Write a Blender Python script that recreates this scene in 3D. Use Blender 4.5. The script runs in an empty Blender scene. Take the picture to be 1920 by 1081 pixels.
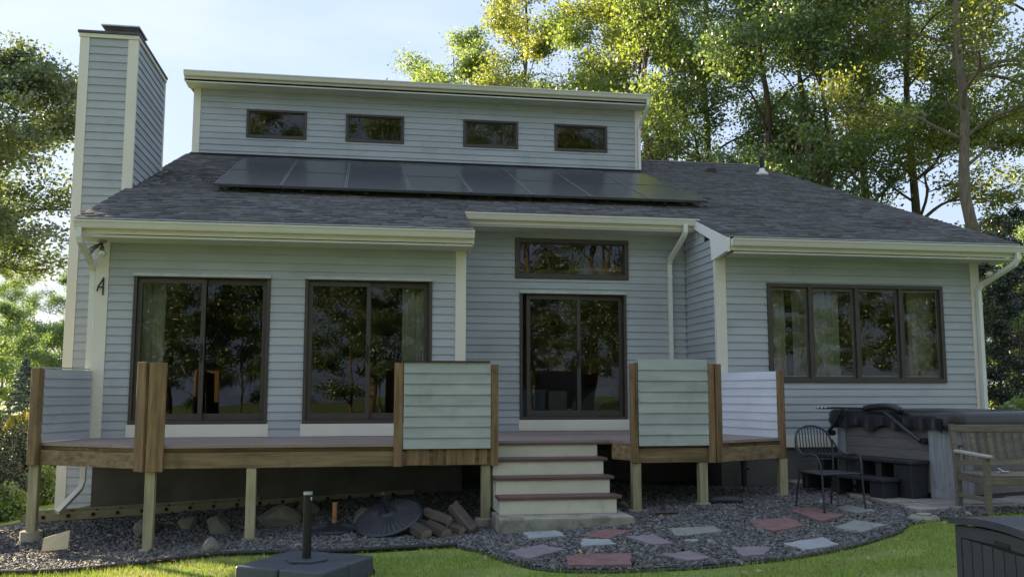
import bpy, math, random
import numpy as np
from mathutils import Vector, Matrix

R = math.radians
random.seed(7)
S = bpy.context.scene
COL = S.collection

# ------------------------------------------------------------------ camera, sky, sun, exposure
cam_d = bpy.data.cameras.new('camera')
cam = bpy.data.objects.new('camera', cam_d)
COL.objects.link(cam)
cam_d.sensor_fit = 'HORIZONTAL'
cam_d.sensor_width = 36
cam_d.lens = 1716.6 / 1920 * 36
cam_d.clip_end = 2000
YAW, PITCH = 9.284, 6.477
cam.location = (3.591, -13.186, .609)
cam.rotation_euler = (R(90 + PITCH), 0, R(-YAW))
S.camera = cam

SUN_DIR = Vector((-.64, .74, .215)).normalized()       # towards the sun: low, from the left and behind the house
SUN_EL = math.asin(SUN_DIR.z)
SUN_AZ = math.atan2(SUN_DIR.x, SUN_DIR.y)
W = bpy.data.worlds.new('World')
S.world = W
W.use_nodes = True
nt = W.node_tree
nt.nodes.clear()
out = nt.nodes.new('ShaderNodeOutputWorld')
bg = nt.nodes.new('ShaderNodeBackground')
sky = nt.nodes.new('ShaderNodeTexSky')
sky.sky_type = 'NISHITA'
sky.sun_disc = False
sky.sun_elevation = SUN_EL
sky.sun_rotation = SUN_AZ
sky.altitude = 100
sky.air_density = 1.0
sky.dust_density = 1.2
sky.ozone_density = 1.2
bg.inputs['Strength'].default_value = .12
# thin high cloud over the whole sky
tc = nt.nodes.new('ShaderNodeTexCoord')
mp = nt.nodes.new('ShaderNodeMapping')
mp.inputs['Scale'].default_value = (1.2, 2.6, 4.5)
nz = nt.nodes.new('ShaderNodeTexNoise')
nz.inputs['Scale'].default_value = 1.7
nz.inputs['Detail'].default_value = 7
nz.inputs['Roughness'].default_value = .55
rp = nt.nodes.new('ShaderNodeValToRGB')
rp.color_ramp.elements[0].position = .50
rp.color_ramp.elements[0].color = (0, 0, 0, 1)
rp.color_ramp.elements[1].position = .78
rp.color_ramp.elements[1].color = (.5, .5, .5, 1)
mx = nt.nodes.new('ShaderNodeMix')
mx.data_type = 'RGBA'
mx.inputs[7].default_value = (2.45, 2.5, 2.65, 1)
vl = nt.nodes.new('ShaderNodeMix')          # even pale veil of high haze
vl.data_type = 'RGBA'
vl.inputs[0].default_value = .93
vl.inputs[7].default_value = (1.36, 1.66, 2.25, 1)
L = nt.links.new
L(tc.outputs['Generated'], mp.inputs['Vector'])
L(mp.outputs['Vector'], nz.inputs['Vector'])
L(nz.outputs['Fac'], rp.inputs['Fac'])
L(rp.outputs['Color'], mx.inputs[0])
L(sky.outputs['Color'], vl.inputs[6])
L(vl.outputs[2], mx.inputs[6])
L(mx.outputs[2], bg.inputs['Color'])
L(bg.outputs['Background'], out.inputs['Surface'])

sun_d = bpy.data.lights.new('sun', 'SUN')
sun_d.energy = 5.0
sun_d.angle = R(.53)
sun_d.color = (1.0, .83, .55)
sun = bpy.data.objects.new('sun', sun_d)
COL.objects.link(sun)
sun.location = (-30, 10, 25)
sun.rotation_euler = SUN_DIR.to_track_quat('Z', 'Y').to_euler()

S.view_settings.view_transform = 'Standard'
S.view_settings.look = 'None'
S.view_settings.exposure = 2.0
S.view_settings.gamma = 1.0
S.view_settings.use_curve_mapping = False
S.render.engine = 'CYCLES'
S.cycles.max_bounces = 8
S.cycles.transparent_max_bounces = 12
S.cycles.use_denoising = True

# ------------------------------------------------------------------ materials
def mat(name, col, rough=.65, var=.12, scale=5., stretch=(1, 1, 1), bump=0., bscale=60., metal=0., spec=.4, objvar=.0,
        fine=0., col2=None, patch=None, island=0., bstretch=None):
    m = bpy.data.materials.new(name)
    m.use_nodes = True
    t = m.node_tree
    b = t.nodes['Principled BSDF']
    b.inputs['Roughness'].default_value = rough
    b.inputs['Metallic'].default_value = metal
    b.inputs['Specular IOR Level'].default_value = spec
    l = t.links.new
    c = t.nodes.new('ShaderNodeTexCoord')
    mpn = t.nodes.new('ShaderNodeMapping')
    mpn.inputs['Scale'].default_value = stretch
    l(c.outputs['Object'], mpn.inputs['Vector'])
    n = t.nodes.new('ShaderNodeTexNoise')
    n.inputs['Scale'].default_value = scale
    n.inputs['Detail'].default_value = 6
    n.inputs['Roughness'].default_value = .6
    l(mpn.outputs['Vector'], n.inputs['Vector'])
    r = t.nodes.new('ShaderNodeValToRGB')
    r.color_ramp.elements[0].position = .3
    r.color_ramp.elements[1].position = .7
    c2 = col2 if col2 else tuple(min(1, x * (1 + var)) for x in col)
    r.color_ramp.elements[0].color = tuple(x * (1 - var) for x in col) + (1,)
    r.color_ramp.elements[1].color = tuple(c2) + (1,)
    l(n.outputs['Fac'], r.inputs['Fac'])
    cur = r.outputs['Color']
    if patch:                                   # (colour, scale, threshold, amount): stains with a shape of their own
        pc, ps, pt, pa = patch
        n3 = t.nodes.new('ShaderNodeTexNoise')
        n3.inputs['Scale'].default_value = ps
        n3.inputs['Detail'].default_value = 8
        n3.inputs['Roughness'].default_value = .65
        l(c.outputs['Object'], n3.inputs['Vector'])
        r3 = t.nodes.new('ShaderNodeValToRGB')
        r3.color_ramp.elements[0].position = pt
        r3.color_ramp.elements[1].position = min(.99, pt + .12)
        r3.color_ramp.elements[0].color = (0, 0, 0, 1)
        r3.color_ramp.elements[1].color = (pa, pa, pa, 1)
        l(n3.outputs['Fac'], r3.inputs['Fac'])
        x3 = t.nodes.new('ShaderNodeMix')
        x3.data_type = 'RGBA'
        x3.inputs[7].default_value = tuple(pc) + (1,)
        l(r3.outputs['Color'], x3.inputs[0])
        l(cur, x3.inputs[6])
        cur = x3.outputs[2]
    def mul(src_val, lo, hi, cur):
        mr = t.nodes.new('ShaderNodeMapRange')
        mr.inputs['To Min'].default_value = lo
        mr.inputs['To Max'].default_value = hi
        l(src_val, mr.inputs['Value'])
        vm = t.nodes.new('ShaderNodeVectorMath')
        vm.operation = 'SCALE'
        l(cur, vm.inputs[0])
        l(mr.outputs['Result'], vm.inputs['Scale'])
        return vm.outputs['Vector']
    if objvar:
        oi = t.nodes.new('ShaderNodeObjectInfo')
        cur = mul(oi.outputs['Random'], 1 - objvar, 1 + objvar, cur)
    if island:
        g = t.nodes.new('ShaderNodeNewGeometry')
        cur = mul(g.outputs['Random Per Island'], 1 - island, 1 + island, cur)
    if fine:
        n4 = t.nodes.new('ShaderNodeTexNoise')
        n4.inputs['Scale'].default_value = 90
        n4.inputs['Detail'].default_value = 3
        l(mpn.outputs['Vector'], n4.inputs['Vector'])
        cur = mul(n4.outputs['Fac'], 1 - fine, 1 + fine, cur)
    l(cur, b.inputs['Base Color'])
    if bump:
        n2 = t.nodes.new('ShaderNodeTexNoise')
        n2.inputs['Scale'].default_value = bscale
        n2.inputs['Detail'].default_value = 4
        mp2 = t.nodes.new('ShaderNodeMapping')
        mp2.inputs['Scale'].default_value = bstretch or stretch
        l(c.outputs['Object'], mp2.inputs['Vector'])
        l(mp2.outputs['Vector'], n2.inputs['Vector'])
        bn = t.nodes.new('ShaderNodeBump')
        bn.inputs['Strength'].default_value = bump
        bn.inputs['Distance'].default_value = .01
        l(n2.outputs['Fac'], bn.inputs['Height'])
        l(bn.outputs['Normal'], b.inputs['Normal'])
    return m

def leafmat(name, dcol, tcol, mixf=.5, rnd=.35, gloss=.11, dry=None):
    m = bpy.data.materials.new(name)
    m.use_nodes = True
    t = m.node_tree
    t.nodes.clear()
    l = t.links.new
    o = t.nodes.new('ShaderNodeOutputMaterial')
    d = t.nodes.new('ShaderNodeBsdfDiffuse')
    tr = t.nodes.new('ShaderNodeBsdfTranslucent')
    gl = t.nodes.new('ShaderNodeBsdfGlossy')
    gl.inputs['Roughness'].default_value = .45
    gl.inputs['Color'].default_value = (.8, .8, .8, 1)
    g = t.nodes.new('ShaderNodeNewGeometry')
    mr = t.nodes.new('ShaderNodeMapRange')
    mr.inputs['To Min'].default_value = 1 - rnd
    mr.inputs['To Max'].default_value = 1 + rnd
    l(g.outputs['Random Per Island'], mr.inputs['Value'])
    for s, c in ((d, dcol), (tr, tcol)):
        v = t.nodes.new('ShaderNodeVectorMath')
        v.operation = 'SCALE'
        v.inputs[0].default_value = c
        l(mr.outputs['Result'], v.inputs['Scale'])
        if dry:                               # worn, yellowed patches of the sward
            tc_ = t.nodes.new('ShaderNodeTexCoord')
            nn = t.nodes.new('ShaderNodeTexNoise')
            nn.inputs['Scale'].default_value = 1.4
            nn.inputs['Detail'].default_value = 7
            nn.inputs['Roughness'].default_value = .7
            rr_ = t.nodes.new('ShaderNodeValToRGB')
            rr_.color_ramp.elements[0].position = .42
            rr_.color_ramp.elements[1].position = .68
            xx = t.nodes.new('ShaderNodeMix')
            xx.data_type = 'RGBA'
            xx.inputs[6].default_value = tuple(c) + (1,)
            xx.inputs[7].default_value = tuple(dry) + (1,)
            l(tc_.outputs['Object'], nn.inputs['Vector'])
            l(nn.outputs['Fac'], rr_.inputs['Fac'])
            l(rr_.outputs['Color'], xx.inputs[0])
            l(xx.outputs[2], v.inputs[0])
        l(v.outputs['Vector'], s.inputs['Color'])
    m1 = t.nodes.new('ShaderNodeMixShader')
    m1.inputs[0].default_value = mixf
    l(d.outputs[0], m1.inputs[1])
    l(tr.outputs[0], m1.inputs[2])
    m2 = t.nodes.new('ShaderNodeMixShader')
    m2.inputs[0].default_value = gloss
    l(m1.outputs[0], m2.inputs[1])
    l(gl.outputs[0], m2.inputs[2])
    l(m2.outputs[0], o.inputs['Surface'])
    return m

def glassmat(name, tint=(.5, .54, .52), ior=1.75, wav=.02):
    m = bpy.data.materials.new(name)
    m.use_nodes = True
    t = m.node_tree
    t.nodes.clear()
    l = t.links.new
    o = t.nodes.new('ShaderNodeOutputMaterial')
    tr = t.nodes.new('ShaderNodeBsdfTransparent')
    tr.inputs['Color'].default_value = tint + (1,)
    gl = t.nodes.new('ShaderNodeBsdfGlossy')
    gl.inputs['Roughness'].default_value = 0.0
    fr = t.nodes.new('ShaderNodeFresnel')
    fr.inputs['IOR'].default_value = ior
    c = t.nodes.new('ShaderNodeTexCoord')
    n = t.nodes.new('ShaderNodeTexNoise')
    n.inputs['Scale'].default_value = 1.6
    n.inputs['Detail'].default_value = 1
    bn = t.nodes.new('ShaderNodeBump')
    bn.inputs['Strength'].default_value = wav
    bn.inputs['Distance'].default_value = .1
    l(c.outputs['Object'], n.inputs['Vector'])
    l(n.outputs['Fac'], bn.inputs['Height'])
    l(bn.outputs['Normal'], gl.inputs['Normal'])
    ms = t.nodes.new('ShaderNodeMixShader')
    l(fr.outputs[0], ms.inputs[0])
    l(tr.outputs[0], ms.inputs[1])
    l(gl.outputs[0], ms.inputs[2])
    l(ms.outputs[0], o.inputs['Surface'])
    return m

M = {}
M['siding'] = mat('siding', (.395, .413, .425), .6, .09, 2.2, (.6, .6, 2), .15, 40, objvar=.05, bstretch=(.3, .3, 3), fine=.04, patch=((.30, .32, .325), 1.3, .56, .55))
M['screen_siding'] = mat('screen_siding', (.36, .388, .35), .6, .13, 3, (.6, .6, 2), .2, 40, objvar=.05, bstretch=(.3, .3, 3),
                         fine=.04, patch=((.26, .29, .245), 2.6, .54, .6))
M['skylit_siding'] = mat('skylit_siding', (.78, .80, .84), .55, .07, 3, (.6, .6, 2), .2, 40, objvar=.04, bstretch=(.3, .3, 3), fine=.04)  # siding made paler: sky light from the left is put into the colour
M['trim'] = mat('trim', (.72, .67, .565), .55, .05, 2, (1, 1, .4), .08, 50, objvar=.02, fine=.02, patch=((.50, .47, .36), 3, .68, .35))
M['rake'] = mat('rake', (.82, .82, .78), .5, .04, 2, (1, 1, 1), .05, 50)
M['soffit'] = mat('soffit', (.66, .66, .60), .7, .05, 2, (1, 1, 1), .05, 50)
M['gutter'] = mat('gutter', (.70, .67, .585), .38, .05, 2, (1, 1, 1), .03, 30, spec=.5, patch=((.45, .43, .33), 4, .66, .3))
M['brown'] = mat('brown_frame', (.055, .044, .036), .45, .15, 8, (1, 1, 1), .08, 60, spec=.5)
M['shingle'] = mat('shingle', (.14, .135, .133), .9, .15, 1.3, (1, 1, 1), .3, 180, island=.27, fine=.2, spec=.15)
M['roofdeck'] = mat('roofdeck', (.05, .05, .055), .9, .1)
M['foundation'] = mat('foundation', (.125, .116, .10), .9, .2, 2.2, (1, 1, 1), .4, 30, fine=.12, patch=((.075, .072, .062), 1.5, .55, .6))
M['concrete'] = mat('concrete', (.29, .275, .215), .9, .22, 5, (1, 1, 1), .6, 50, fine=.2, patch=((.13, .13, .085), 4, .5, .75))
M['glass'] = glassmat('window_glass', (.60, .63, .61), 1.62)
M['glass_dark'] = glassmat('screened_glass', (.30, .33, .32), 1.55, .015)
M['wood_h'] = mat('weathered_wood', (.22, .145, .066), .75, .42, 2.4, (.6, 6, 9), .35, 30, objvar=.16, bstretch=(.5, 8, 14),
                  col2=(.35, .245, .125), patch=((.10, .065, .04), 2.6, .56, .6))
M['wood_v'] = mat('weathered_post', (.19, .112, .050), .75, .42, 2.4, (7, 7, .6), .35, 30, objvar=.16, bstretch=(14, 8, .5),
                  col2=(.30, .19, .088), patch=((.09, .055, .035), 2.6, .57, .6))
M['post'] = mat('treated_post', (.37, .33, .19), .8, .3, 3, (6, 6, .6), .35, 30, objvar=.12, bstretch=(14, 8, .5),
                patch=((.20, .19, .11), 3.0, .55, .5))
M['deck_paint'] = mat('deck_paint', (.285, .215, .19), .5, .12, 4, (.4, 4, 4), .2, 30, objvar=.10, patch=((.22, .18, .16), 3, .6, .5))
M['tread'] = mat('tread_paint', (.115, .062, .055), .5, .2, 4, (.5, 4, 4), .15, 30, objvar=.06, patch=((.30, .24, .21), 4, .62, .5))
M['riser'] = mat('riser_paint', (.57, .545, .42), .6, .08, 3, (1, 1, 1), .1, 40, patch=((.33, .32, .24), 2.5, .58, .5))
M['metal_dark'] = mat('dark_metal', (.025, .026, .028), .4, .2, 8, metal=.6, spec=.5)
M['iron'] = mat('painted_iron', (.022, .024, .028), .45, .2, 10, spec=.5, bump=.1, bscale=90)
M['alu'] = mat('white_downspout', (.72, .71, .64), .4, .05, 3, spec=.5)
M['galv'] = mat('galvanised', (.45, .46, .48), .4, .15, 6, metal=.8)
M['lead'] = mat('flue_metal', (.10, .095, .10), .5, .3, 6, metal=.4, bump=.15, bscale=30)
M['solar'] = mat('solar_glass', (.022, .022, .027), .24, .12, 3, spec=.5)
_t = M['solar'].node_tree
_b = _t.nodes['Principled BSDF']
_c = _t.nodes.new('ShaderNodeTexCoord')
_k = _t.nodes.new('ShaderNodeTexBrick')                 # cell grid printed under the glass
_k.offset = 0.0
_k.inputs['Color1'].default_value = (.024, .025, .033, 1)
_k.inputs['Color2'].default_value = (.030, .031, .040, 1)
_k.inputs['Mortar'].default_value = (.045, .045, .052, 1)
_k.inputs['Scale'].default_value = 1.0
_k.inputs['Mortar Size'].default_value = .004
_k.inputs['Brick Width'].default_value = .168
_k.inputs['Row Height'].default_value = .160
_t.links.new(_c.outputs['Object'], _k.inputs['Vector'])
_t.links.new(_k.outputs['Color'], _b.inputs['Base Color'])
M['solar_frame'] = mat('solar_frame', (.20, .205, .22), .35, .1, 3, metal=.7)
M['stone_gravel'] = mat('gravel_stone', (.135, .13, .124), .8, .2, 8, island=.62, spec=.35, bump=.2, bscale=80)
M['gravel_bed'] = mat('gravel_bed', (.055, .055, .058), .95, .35, 30, bump=.6, bscale=90, fine=.4)
M['soil'] = mat('lawn_ground', (.19, .26, .06), .95, .3, 1.6, bump=.6, bscale=60, fine=.3, col2=(.24, .30, .065),
                patch=((.26, .24, .09), 1.1, .58, .5))
M['blue_stone'] = mat('blue_stone', (.29, .31, .31), .8, .16, 6, bump=.5, bscale=24, fine=.14, patch=((.20, .20, .175), 3, .57, .55))
M['red_stone'] = mat('red_stone', (.20, .105, .098), .85, .25, 6, bump=.5, bscale=24, fine=.15, patch=((.15, .135, .12), 3, .55, .6))
M['purple_stone'] = mat('purple_stone', (.20, .165, .175), .8, .2, 6, bump=.35, bscale=24, fine=.10)
M['grey_stone'] = mat('grey_stone', (.22, .225, .20), .8, .2, 6, bump=.4, bscale=24, fine=.12, patch=((.13, .14, .10), 5, .6, .5))
M['rock'] = mat('field_rock', (.15, .142, .105), .9, .3, 4, bump=.7, bscale=14, fine=.15, objvar=.2, patch=((.11, .13, .07), 4, .55, .6))
M['paver'] = mat('paver', (.27, .24, .205), .85, .2, 5, bump=.35, bscale=40, objvar=.15, fine=.12)
M['edging'] = mat('black_edging', (.018, .018, .018), .5, .2, 6)
M['bark'] = mat('bark', (.12, .09, .062), .95, .4, 5, (3, 3, .5), .9, 12, bstretch=(5, 5, .8), col2=(.20, .155, .11))
M['bark_pale'] = mat('bark_pale', (.19, .155, .115), .95, .35, 5, (3, 3, .5), .9, 12, bstretch=(5, 5, .8))
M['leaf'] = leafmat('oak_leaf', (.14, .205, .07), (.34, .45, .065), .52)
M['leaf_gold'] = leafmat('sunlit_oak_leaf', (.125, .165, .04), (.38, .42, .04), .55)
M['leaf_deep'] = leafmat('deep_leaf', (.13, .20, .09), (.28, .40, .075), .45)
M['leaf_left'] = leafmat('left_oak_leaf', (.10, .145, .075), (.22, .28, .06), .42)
M['needle_blue'] = leafmat('blue_needle', (.15, .20, .205), (.08, .11, .10), .2)
M['needle_dark'] = leafmat('dark_needle', (.018, .035, .014), (.03, .05, .01), .2)
M['leaf_yellow'] = leafmat('yellow_leaf', (.42, .36, .03), (.5, .45, .04), .45)
M['grass'] = leafmat('grass_blade', (.25, .36, .07), (.33, .42, .055), .4, .4, .03, dry=(.40, .38, .13))
M['tub_panel'] = mat('tub_panel', (.15, .135, .125), .6, .2, 4, (1, 1, 12), .15, 20, objvar=.06)
M['tub_corner'] = mat('tub_corner', (.26, .265, .28), .45, .25, 5, (6, 6, .6), .1, 20, patch=((.06, .06, .065), 4, .58, .5))
M['vinyl'] = mat('black_vinyl', (.020, .020, .022), .32, .2, 6, spec=.5, bump=.25, bscale=14)
M['plastic_black'] = mat('black_plastic', (.026, .027, .030), .5, .15, 8, spec=.4, bump=.08, bscale=60)
M['plastic_grey'] = mat('grey_plastic', (.062, .068, .085), .5, .12, 4, spec=.45, bump=.06, bscale=90, fine=.08)
M['box_plastic'] = mat('box_plastic', (.062, .062, .072), .55, .15, 4, (1, 1, 6), .25, 40, objvar=.05)
M['teak'] = mat('weathered_teak', (.165, .14, .10), .8, .3, 3, (1, 8, 8), .35, 24, objvar=.12, bstretch=(1, 10, 10), patch=((.13, .10, .06), 3, .58, .5))
M['teak_arm'] = mat('silver_teak', (.40, .37, .32), .8, .2, 3, (8, 1, 8), .3, 24)
M['ladder'] = mat('fibreglass_ladder', (.24, .215, .125), .6, .2, 4, objvar=.05)
M['rust'] = mat('rusty_pipe', (.34, .15, .055), .8, .3, 9, bump=.3, bscale=40)
M['log'] = mat('split_log', (.075, .058, .046), .9, .35, 4, (1, 1, 1), .5, 20, objvar=.25)
M['logend'] = mat('log_end', (.20, .15, .105), .9, .25, 12)
M['tan'] = mat('tan_board', (.72, .60, .38), .8, .06, 6)
M['white'] = mat('white_paint', (.75, .76, .78), .5, .04, 3)
M['interior'] = mat('interior_wall', (.20, .185, .165), .9, .05, 2)
M['intfloor'] = mat('interior_floor', (.13, .085, .05), .5, .2, 2, (1, 8, 1))
M['curtain'] = mat('curtain_cloth', (.72, .71, .62), .9, .08, 3)
M['cloth'] = mat('table_cloth', (.72, .71, .69), .9, .05, 3)
M['darkwood'] = mat('dark_furniture', (.05, .03, .022), .5, .2, 3)
M['bluebox'] = mat('blue_bin', (.17, .21, .32), .5, .1, 3)
M['card'] = mat('cardboard', (.42, .36, .28), .9, .1, 3)
M['bulb'] = mat('lamp_glass', (.70, .68, .62), .15, .03, 3, spec=.6)
M['chrome'] = mat('lamp_metal', (.35, .33, .30), .3, .1, 5, metal=.9)

# ------------------------------------------------------------------ geometry helpers
ORI = {}

def link(o, parent=None):
    COL.objects.link(o)
    if parent is not None:
        o.parent = parent
    return o

def tag(o, label=None, cat=None, group=None, kind=None):
    if label:
        o['label'] = label
    if cat:
        o['category'] = cat
    if group:
        o['group'] = group
    if kind:
        o['kind'] = kind
    return o

def thing(name, label, cat, loc=(0, 0, 0), rz=0., group=None):
    o = bpy.data.objects.new(name, None)
    o.empty_display_size = .1
    link(o)
    o.location = loc
    o.rotation_euler = (0, 0, rz)
    ORI[o.name] = Vector(loc)
    return tag(o, label, cat, group)

class MB:
    def __init__(s):
        s.v, s.f = [], []
    def add(s, vs, fs):
        n = len(s.v)
        s.v += [tuple(map(float, p)) for p in vs]
        s.f += [tuple(i + n for i in f) for f in fs]
        return s
    def hexa(s, p):       # 8 points: bottom ring 0-3 counter-clockwise, top ring 4-7
        return s.add(p, [(3, 2, 1, 0), (4, 5, 6, 7), (0, 1, 5, 4), (1, 2, 6, 5), (2, 3, 7, 6), (3, 0, 4, 7)])
    def box(s, x0, x1, y0, y1, z0, z1):
        return s.hexa([(x0, y0, z0), (x1, y0, z0), (x1, y1, z0), (x0, y1, z0), (x0, y0, z1), (x1, y0, z1), (x1, y1, z1), (x0, y1, z1)])
    def plank(s, a, b, w, t, z0, z1):      # vertical board from a to b in plan, thickness t to the left of the direction
        a, b = Vector(a), Vector(b)
        n = Vector((-(b - a).y, (b - a).x)).normalized() * t
        return s.hexa([(a.x, a.y, z0), (b.x, b.y, z0), (b.x + n.x, b.y + n.y, z0), (a.x + n.x, a.y + n.y, z0),
                       (a.x, a.y, z1), (b.x, b.y, z1), (b.x + n.x, b.y + n.y, z1), (a.x + n.x, a.y + n.y, z1)])
    def prism(s, poly, z0, z1, top=None):   # poly counter-clockwise in plan
        n = len(poly)
        t = top or poly
        vs = [(x, y, z0) for x, y in poly] + [(x, y, z1) for x, y in t]
        fs = [tuple(range(n - 1, -1, -1)), tuple(range(n, 2 * n))]
        fs += [(i, (i + 1) % n, n + (i + 1) % n, n + i) for i in range(n)]
        return s.add(vs, fs)
    def extrude_x(s, prof, x0, x1):         # prof of (y, z)
        n = len(prof)
        vs = [(x0, y, z) for y, z in prof] + [(x1, y, z) for y, z in prof]
        fs = [tuple(range(n)), tuple(range(2 * n - 1, n - 1, -1))]
        fs += [(i, n + i, n + (i + 1) % n, (i + 1) % n) for i in range(n)]
        return s.add(vs, fs)
    def tube(s, pts, r, n=8, rot=0., cap=True):
        pts = [Vector(p) for p in pts]
        rs = r if isinstance(r, (list, tuple)) else [r] * len(pts)
        d0 = (pts[1] - pts[0]).normalized()
        up = Vector((0, 0, 1)) if abs(d0.z) < .9 else Vector((0, 1, 0))
        u = d0.cross(up).normalized()
        rings = []
        for i, p in enumerate(pts):
            if i == 0:
                d = pts[1] - pts[0]
            elif i == len(pts) - 1:
                d = pts[-1] - pts[-2]
            else:
                d = (pts[i + 1] - p).normalized() + (p - pts[i - 1]).normalized()
            d = d.normalized()
            u = (u - d * u.dot(d))
            u = u.normalized() if u.length > 1e-6 else d.orthogonal().normalized()
            w = d.cross(u)
            k = 1.0
            if 0 < i < len(pts) - 1 and n == 4:
                k = 1.05
            rings.append([p + (u * math.cos(a) + w * math.sin(a)) * rs[i] * k
                          for a in (rot + 2 * math.pi * j / n for j in range(n))])
        vs = [q for ring in rings for q in ring]
        fs = []
        for i in range(len(pts) - 1):
            for j in range(n):
                a, b = i * n + j, i * n + (j + 1) % n
                fs.append((a, b, b + n, a + n))
        if cap:
            fs.append(tuple(range(n - 1, -1, -1)))
            m = (len(pts) - 1) * n
            fs.append(tuple(range(m, m + n)))
        return s.add(vs, fs)
    def lathe(s, prof, c=(0, 0, 0), n=24):   # prof of (r, z)
        vs, fs = [], []
        for r, z in prof:
            for j in range(n):
                a = 2 * math.pi * j / n
                vs.append((c[0] + r * math.cos(a), c[1] + r * math.sin(a), c[2] + z))
        for i in range(len(prof) - 1):
            for j in range(n):
                a, b = i * n + j, i * n + (j + 1) % n
                fs.append((a, b, b + n, a + n))
        fs.append(tuple(range(n - 1, -1, -1)))
        m = (len(prof) - 1) * n
        fs.append(tuple(range(m, m + n)))
        return s.add(vs, fs)
    def build(s, name, m, parent=None, local=False, bevel=0., smooth=False, kind=None, sub=0):
        me = bpy.data.meshes.new(name)
        vs = s.v
        off = Vector((0, 0, 0))
        if parent is not None:
            off = ORI.get(parent.name, Vector((0, 0, 0)))
        if not local and parent is not None:
            vs = [(x - off.x, y - off.y, z - off.z) for x, y, z in vs]
        me.from_pydata(vs, [], s.f)
        me.materials.append(m)
        if smooth:
            me.polygons.foreach_set('use_smooth', [True] * len(me.polygons))
        o = bpy.data.objects.new(name, me)
        link(o, parent)
        ORI[o.name] = off
        if bevel:
            b = o.modifiers.new('bevel', 'BEVEL')
            b.width = bevel
            b.segments = 2
            b.limit_method = 'ANGLE'
        if sub:
            b = o.modifiers.new('sub', 'SUBSURF')
            b.levels = b.render_levels = sub
        if kind:
            o['kind'] = kind
        return o

def np_mesh(name, V, F, m, smooth=False):
    me = bpy.data.meshes.new(name)
    V = np.ascontiguousarray(V, dtype=np.float32)
    F = np.ascontiguousarray(F, dtype=np.int32)
    k = F.shape[1]
    me.vertices.add(len(V))
    me.vertices.foreach_set('co', V.ravel())
    me.loops.add(F.size)
    me.loops.foreach_set('vertex_index', F.ravel())
    me.polygons.add(len(F))
    me.polygons.foreach_set('loop_start', np.arange(0, F.size, k, dtype=np.int32))
    me.polygons.foreach_set('loop_total', np.full(len(F), k, dtype=np.int32))
    if smooth:
        me.polygons.foreach_set('use_smooth', np.ones(len(F), dtype=bool))
    me.update(calc_edges=True)
    me.materials.append(m)
    return me

def ss(x, a, b):
    t = np.clip((np.asarray(x, float) - a) / (b - a), 0, 1)
    return t * t * (3 - 2 * t)

def G(x, y):               # ground height
    x = np.asarray(x, float)
    y = np.asarray(y, float)
    z = -1.0 + .05 * (np.clip(x, -20, 10.5) - 5)
    z = z + .20 * ss(y, -1.6, -.2) * (1 - ss(x, 6.5, 9)) * ss(x, -2.0, -.2)
    z = z + .035 * np.sin(x * 1.3 + .5) * np.sin(y * 1.1) * (1 - ss(x, 8, 10))
    return z

def Gf(x, y):
    return float(G(x, y))

# ------------------------------------------------------------------ setting: ground, gravel bed, lawn
def axis(parts):
    return np.unique(np.concatenate([np.linspace(a, b, n) for a, b, n in parts]).round(4))
xs = axis([(-250, -20, 14), (-20, -3, 18), (-3, 16, 77), (16, 40, 20), (40, 250, 14)])
ys = axis([(-200, -30, 12), (-30, -8, 12), (-8, 3, 45), (3, 40, 20), (40, 300, 16)])
XX, YY = np.meshgrid(xs, ys)
V = np.stack([XX.ravel(), YY.ravel(), (G(XX, YY)).ravel() - .012], 1)
nx, ny = len(xs), len(ys)
idx = np.arange(nx * ny).reshape(ny, nx)
F = np.stack([idx[:-1, :-1].ravel(), idx[:-1, 1:].ravel(), idx[1:, 1:].ravel(), idx[1:, :-1].ravel()], 1)
ground = bpy.data.objects.new('ground', np_mesh('ground', V, F, M['soil'], True))
link(ground)
tag(ground, 'mown lawn and rough ground around the house', None, None, 'structure')

EDGE = np.array([(-2.0, -1.3), (-1.0, -2.1), (-.06, -2.72), (.74, -2.98), (1.42, -2.82), (1.96, -2.66), (2.33, -2.70), (3.41, -3.02),
                 (4.3, -3.18), (4.62, -3.28), (4.82, -3.80), (4.96, -4.35), (5.26, -4.95), (5.78, -5.22), (6.49, -5.31), (7.23, -5.22),
                 (7.55, -5.15), (8.29, -4.82), (9.04, -4.42), (9.35, -4.08), (9.78, -3.95), (10.23, -3.90), (10.86, -3.85), (14.5, -3.8)])
def ye_(x):
    return np.interp(x, EDGE[:, 0], EDGE[:, 1])

# gravel bed sheet, a few mm above the ground
bx_ = np.linspace(-1.9, 13.8, 126)
rows = 28
V, F = [], []
for i, x in enumerate(bx_):
    e = float(ye_(x))
    for j in range(rows + 1):
        y = e + (1.6 - e) * j / rows
        V.append((x, y, Gf(x, y) + .004))
for i in range(len(bx_) - 1):
    for j in range(rows):
        a = i * (rows + 1) + j
        F.append((a, a + rows + 1, a + rows + 2, a + 1))
bed = bpy.data.objects.new('gravel_bed', np_mesh('gravel_bed', np.array(V), np.array(F), M['gravel_bed'], True))
link(bed)
tag(bed, 'dark gravel bed between the lawn and the house', None, None, 'structure')

rng = np.random.default_rng(3)
BOXF = np.array([(3, 2, 1, 0), (4, 5, 6, 7), (0, 1, 5, 4), (1, 2, 6, 5), (2, 3, 7, 6), (3, 0, 4, 7)])
BOXV = np.array([(-1, -1, -1), (1, -1, -1), (1, 1, -1), (-1, 1, -1), (-1, -1, 1), (1, -1, 1), (1, 1, 1), (-1, 1, 1)], float)

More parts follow.
